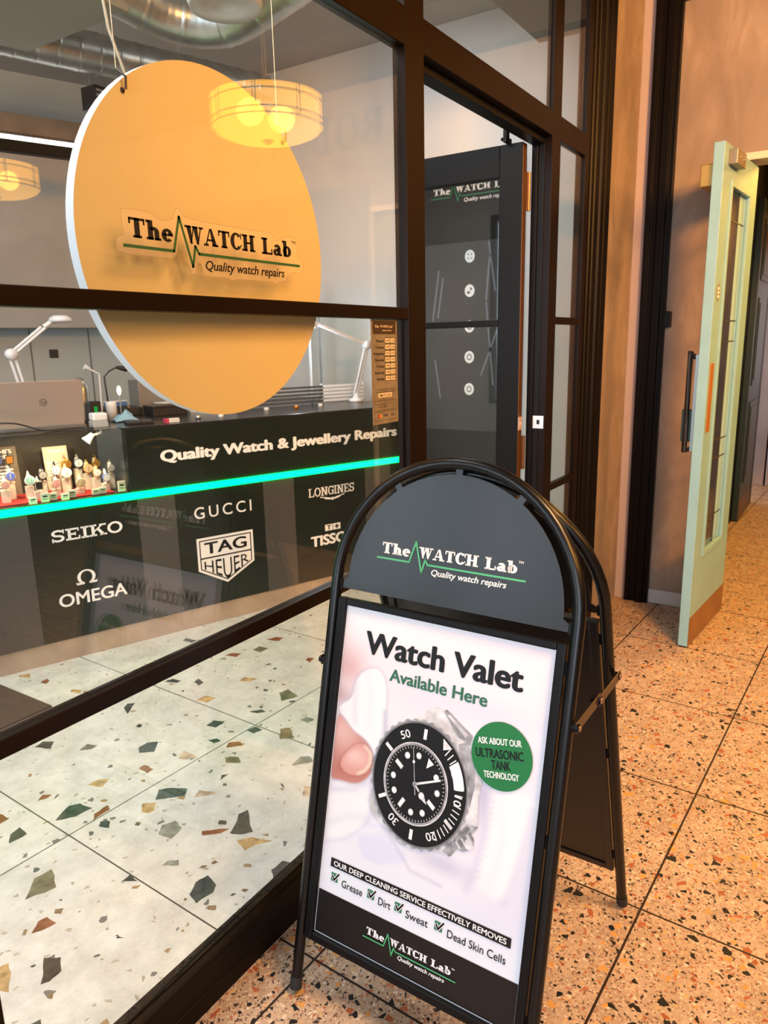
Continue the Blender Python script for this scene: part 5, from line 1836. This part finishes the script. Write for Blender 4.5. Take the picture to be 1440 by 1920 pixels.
for i, (uu, l_) in enumerate(((-.06, .16), (-.02, .12), (.03, .15))):
    g = MB().tube([(uu, -.10, .050), (uu + .02, -.10 + l_, .052)], .006, 8)
    g.build('hand_tool', silver_m if i != 1 else amber_m, o)
o = thing('cloth_bundle', CP(1.61, .34, TZ), CR_, 'pale blue polishing cloth crumpled behind the card reader', 'cloth')
g = MB()
NN = 9
random.seed(3)
vs = [(-.06 + .12 * i / (NN - 1) + random.uniform(-.006, .006), -.04 + .08 * j / (NN - 1), .004 + (.055 * math.exp(-((i - 4) ** 2 + (j - 4) ** 2) / 9)) * random.uniform(.6, 1.1)) for j in range(NN) for i in range(NN)]
fs = [(j * NN + i, j * NN + i + 1, (j + 1) * NN + i + 1, (j + 1) * NN + i) for j in range(NN - 1) for i in range(NN - 1)]
g.add(vs, fs, 0, True)
cb = g.build('cloth', pbr('pale_blue_cloth', (0.30, 0.50, 0.62), 0.8), o)
sm = cb.modifiers.new('solid', 'SOLIDIFY')
sm.thickness = .003
o = simple_box('blue_packet', 'blue and white packet lying on the tool tray', 'packet', (1.68, .70, TZ + .056), .11, .07, .03, pbr('blue_packet', (0.10, 0.22, 0.55), 0.45), .5, wht_m)
o = simple_box('label_box', 'small white box with a red end on the counter front edge', 'box', (1.76, .08, TZ), .075, .03, .022, wht_m, .05)
MB().box(-.0385, -.0155, .002, -.02, .0155, .0225).build('red_end', pbr('red_end', (0.6, 0.05, 0.12), 0.5), o)
o = simple_box('black_keyboard', 'black keypad on the counter right of the card reader', 'keypad', (1.62, .16, TZ), .13, .09, .014, blackbox, -.1)
for i in range(4):
    for j in range(3):
        MB().box(-.050 + i * .028, -.033 + j * .024, .014, -.028 + i * .028, -.014 + j * .024, .018).build('key', pbr('grey_key', (0.08, 0.08, 0.085), 0.5), o) if True else None
o = simple_box('green_light_device', 'black device with a green light beside the laptop', 'device', (1.475, .40, TZ), .055, .06, .11, blackbox)
MB().flat(rect(-.008, .055, .008, .085), lambda a, b, c: (a, -.0302 - c, b), .0004).build('indicator', emit('green_indicator', (0.02, 0.7, 0.1), 0.6), o)
for i, (u, w_, c_, lb) in enumerate(((2.05, .12, wht_m, 'white cap on the counter edge below the disc'), (1.93, .14, silver_m, 'round steel tin on the counter edge left of the white cap'), (2.42, .3, wht_m, 'small white pot under the slatted screen'), (2.62, .3, amber_m, 'small amber pot under the slatted screen'), (2.78, .28, wht_m, 'white pot at the right under the slatted screen'))):
    o = thing('small_pot', CP(u, w_, TZ), 0, lb, 'pot', 'small pots on the counter')
    MB().lathe([(0, 0), (.014, 0), (.015, .018), (.011, .021), (0, .021)], (0, 0, 0), 16).build('pot', c_, o)
# slatted screen behind the counter
o = thing('slatted_screen', CP(2.36, .56, TZ), CR_, 'low screen of dark and white slats behind the counter right of the disc', 'screen')
for i in range(5):
    z = .008 + i * .023
    MB().box(0, 0, z, .62, .012, z + .013).build('dark_slat', pbr('dark_slat', (0.06, 0.065, 0.07), 0.4), o)
    MB().box(.625, 0, z, .95, .012, z + .015).build('white_slat', wht_m, o)
for x in (.0, .615, .945):
    MB().box(x, .012, 0, x + .012, .026, .125).build('upright', wmet, o)
o = thing('glass_divider', CP(2.94, .62, TZ), CR_, 'pale upright glass divider behind the slatted screen', 'divider')
MB().box(-.012, 0, 0, .0, .012, .55).build('edge_post', pbr('pale_post', (0.72, 0.76, 0.80), 0.3), o)
MB().box(.0, .003, .02, .42, .009, .55).build('glass', caseglass, o)
MB().box(.07, -.002, 0, .078, .014, .58).build('slim_rail', pbr('grey_rail', (0.35, 0.37, 0.38), 0.35, .5), o)

# ------------------------------------------------------------------ back of the shop
bw = MB()
bw.box(-2.5, 2.30, 0, 3.9, 2.36, 3.3)
structure(bw.build('wall_back_shop', backwall, loc=tuple(C0), rotz=CR_))
bw = MB()
bw.box(-2.5, 2.02, 1.615, 2.9, 2.30, 2.84)
structure(bw.build('trim_7', beigewall, loc=tuple(C0), rotz=CR_, bevel=.004))
bw = MB()
bw.box(-2.5, 1.97, 2.84, 2.9, 2.30, 2.955)
structure(bw.build('trim_8', pbr('brown_timber_beam', (0.33, 0.20, 0.12), 0.6, mottle=.25, mscale=5), loc=tuple(C0), rotz=CR_, bevel=.004))
g = MB()
for u in (1.20, 1.61, 2.02, 2.45, 4.0):
    g.box(u - .004, 2.296, 0.9, u + .004, 2.30, 1.615)
structure(g.build('trim_9', pbr('panel_joint', (0.14, 0.15, 0.14), 0.5), loc=tuple(C0), rotz=CR_))
o = thing('wall_switch', CP(1.76, 2.30, 1.44), CR_, 'small dark switch on the pale back panel above the laptop', 'switch')
MB().box(-.03, -.012, -.03, .03, 0, .03).build('plate', blk_m, o, bevel=.003)
o = thing('wall_socket', (4.30, 0.215, 1.27), 0, 'white wall socket seen through the sidelight right of the open door', 'socket')
MB().box(-.010, -.045, -.08, 0, .045, .08).build('plate', pbr('white_socket', (0.66, 0.66, 0.64), 0.4), o, bevel=.002)
g = MB()
for zz in (-.045, .0, .045):
    g.box(-.013, -.022, zz - .014, -.0101, .022, zz + .014)
g.build('rocker', pbr('grey_rocker', (0.40, 0.41, 0.41), 0.4), o)
o = thing('floor_mat', (1.0, 1.625, 0), 0, 'dark brown entrance mat on the pale shop floor behind the window', 'mat')
MB().box(-1.2, 0, 0.0, .585, .55, .008).build('mat', pbr('dark_brown_mat', (0.055, 0.040, 0.034), 0.9, bump=.4, bscale=300), o)

# LED batten and its dark body
o = thing('linear_light', CP(0.95, 1.2, 2.60), CR_, 'long white linear light on a dark body hanging left of the disc', 'light')
MB().box(-.5, -.030, .0, 1.05, .030, .022).build('light_bar', emit('white_linear_light', (1.0, 0.98, 0.95), 5.0), o)
MB().box(-.5, -.032, -.062, 1.05, .032, -.001).build('housing', blacksatin, o, bevel=.003)
for xx in (-.3, .9):
    MB().tube([(xx, 0, .022), (xx, 0, .68)], .0015, 6).build('hanger', steel, o)

# ------------------------------------------------------------------ services under the shop ceiling
o = thing('ceiling_panel', (1.72, 2.22, 2.90), 0, 'large grey olive panel hung under the ceiling at the top left', 'ceiling panel')
MB().box(-.73, -.43, 0, .73, .43, .14).build('panel', pbr('olive_grey_panel', (0.30, 0.29, 0.235), 0.6), o, bevel=.006)
for xx, yy in ((-.6, -.3), (.6, -.3), (-.6, .3), (.6, .3)):
    MB().tube([(xx, yy, .14), (xx, yy, .4)], .004, 6).build('hanger', steel, o)


def spiral(P, r, pitch=.035):
    """duct with raised seams"""
    L_ = [Vector(p) for p in P]
    out, rs = [], []
    for i in range(len(L_) - 1):
        n_ = max(2, int((L_[i + 1] - L_[i]).length / (pitch / 6)))
        for k in range(n_):
            out.append(L_[i].lerp(L_[i + 1], k / n_))
    out.append(L_[-1])
    for i in range(len(out)):
        rs.append(r * (1.035 if i % 18 == 0 else 1.0))
    return MB().tube(out, rs, 24)


o = thing('air_duct', (2.30, 2.62, 2.98), 0, 'straight galvanised duct with raised seams behind the olive panel', 'duct')
spiral([(-.3, .12, 0), (1.5, -.42, 0)], .10).build('duct_pipe', duct_m, o)
for t in (.15, .7):
    MB().tube([(-.3 + 1.8 * t, .12 - .54 * t, .1), (-.3 + 1.8 * t, .12 - .54 * t, .32)], .004, 6).build('hanger', steel, o)
o = thing('air_duct', (2.44, 1.80, 3.02), 0, 'curved silver duct sweeping across the top of the window', 'duct')
ctrl = [(-.25, .12, 0), (.02, .06, -.02), (.22, .02, -.05), (.36, -.08, -.07), (.44, -.22, -.06), (.45, -.42, -.02), (.44, -.68, .03), (.43, -.95, .07)]
Q = []
for i in range(len(ctrl) - 1):
    for t in (0, .25, .5, .75):
        p0, p1, p2, p3 = [Vector(ctrl[max(0, min(len(ctrl) - 1, i + k))]) for k in (-1, 0, 1, 2)]
        Q.append(0.5 * ((2 * p1) + (p2 - p0) * t + (2 * p0 - 5 * p1 + 4 * p2 - p3) * t * t + (3 * p1 - p0 - 3 * p2 + p3) * t ** 3))
Q.append(Vector(ctrl[-1]))
spiral(Q, .105, .06).build('duct_pipe', duct_m, o)
MB().tube([(.1, .04, .08), (.1, .04, .28)], .004, 6).build('hanger', steel, o)
o = thing('air_diffuser', (2.60, 1.36, 2.86), 0, 'round white ceiling air diffuser at the top of the window', 'diffuser')
MB().lathe([(0, .02), (.05, .012), (.055, .004), (.09, .010), (.095, .0), (.135, .012), (.15, .0), (.16, .03), (.06, .07), (.06, .44), (0, .44)], (0, 0, 0), 36).build('cone', pbr('white_diffuser', (0.72, 0.71, 0.68), 0.5), o)
o = thing('vent_box', (2.95, 2.68, 2.80), 0, 'small dark vent box under the straight duct', 'vent')
MB().box(-.08, -.06, -.04, .08, .06, .08).build('box', blackbox, o, bevel=.004)
for xx in (-.06, .06):
    MB().tube([(xx, 0, .08), (xx, 0, .50)], .004, 6).build('hanger', steel, o)
g = MB()
for k in range(4):
    MB().box(-.07, -.064, -.03 + k * .026, .07, -.06, -.018 + k * .026).build('louvre', steel, o)
P = [(2.28, 1.78, 3.30), (2.30, 1.78, 2.95), (2.33, 1.79, 2.80), (2.42, 1.82, 2.66), (2.47, 1.84, 2.58), (2.52, 1.86, 2.45)]
o = MB().tube([Vector(p) - Vector(P[0]) for p in P], .007, 8).build('ceiling_cable', pbr('cream_cable', (0.55, 0.52, 0.42), 0.5), loc=P[0])
tag(o, 'slack cream cable hanging from the ceiling beside the olive panel', 'cable')

# ------------------------------------------------------------------ drum pendants of the arcade, seen mirrored in the window
shade = glow_shade('amber_glass_shade', (1.0, 0.44, 0.04), 10.0, 0.14)
bowl = glow_shade('amber_bowl_glass', (1.0, 0.47, 0.05), 8.5, 0.12)
cage = pbr('dark_lamp_cage', (0.05, 0.04, 0.035), 0.5)


def pendant(loc, lab):
    o = thing('drum_pendant', loc, 0, lab, 'pendant lamp', 'arcade pendant lamps')
    R_, H_ = .30, .075
    MB().lathe([(R_, -H_), (R_, H_)], (0, 0, 0), 56).build('drum_shade', shade, o)
    MB().lathe([(0, H_ - .004), (R_ - .002, H_ - .004)], (0, 0, 0), 56).build('top_diffuser', bowl, o)
    MB().lathe([(R_ - .004, -H_), (R_ - .02, -H_ - .022), (R_ * .75, -H_ - .045), (R_ * .4, -H_ - .058), (0, -H_ - .062)], (0, 0, 0), 56).build('bowl_diffuser', bowl, o)
    g = MB()
    for z in (-H_, -.045, .040, H_):
        g.tube([((R_ + .003) * math.cos(2 * PI * i / 56), (R_ + .003) * math.sin(2 * PI * i / 56), z) for i in range(56)], .0035, 6, closed=True)
    for k in range(8):
        t = 2 * PI * (k + .35) / 8
        x, y = (R_ + .003) * math.cos(t), (R_ + .003) * math.sin(t)
        g.tube([(x, y, -H_), (x, y, H_)], .0045, 6)
    g.build('shade_cage', cage, o)
    MB().lathe([(0, -H_ - .085), (.012, -H_ - .082), (.030, -H_ - .066), (.03, -H_ - .058), (0, -H_ - .056)], (0, 0, 0), 20).build('finial', pbr('bronze_finial', (0.25, 0.18, 0.10), 0.4, .5), o)
    MB().tube([(0, 0, H_), (0, 0, 3.3 - loc[2])], .005, 8).build('cord', pbr('pale_cord', (0.5, 0.45, 0.35), 0.6), o)
    for dx_, dy_ in ((.10, .02), (-.10, -.03)):
        L_ = bpy.data.lights.new('pendant_bulb', 'POINT')
        L_.energy, L_.color, L_.shadow_soft_size = 30, (1.0, 0.48, 0.11), .068
        b_ = bpy.data.objects.new('pendant_bulb', L_)
        COL.objects.link(b_)
        b_.parent = o
        b_.location = (dx_, dy_, -.01)
    return o


pendant((3.365, -1.782, 2.706), 'amber drum pendant nearest the plaster end wall, mirrored in the window')
pendant((3.30, -4.37, 2.706), 'second amber drum pendant further from the shop window')
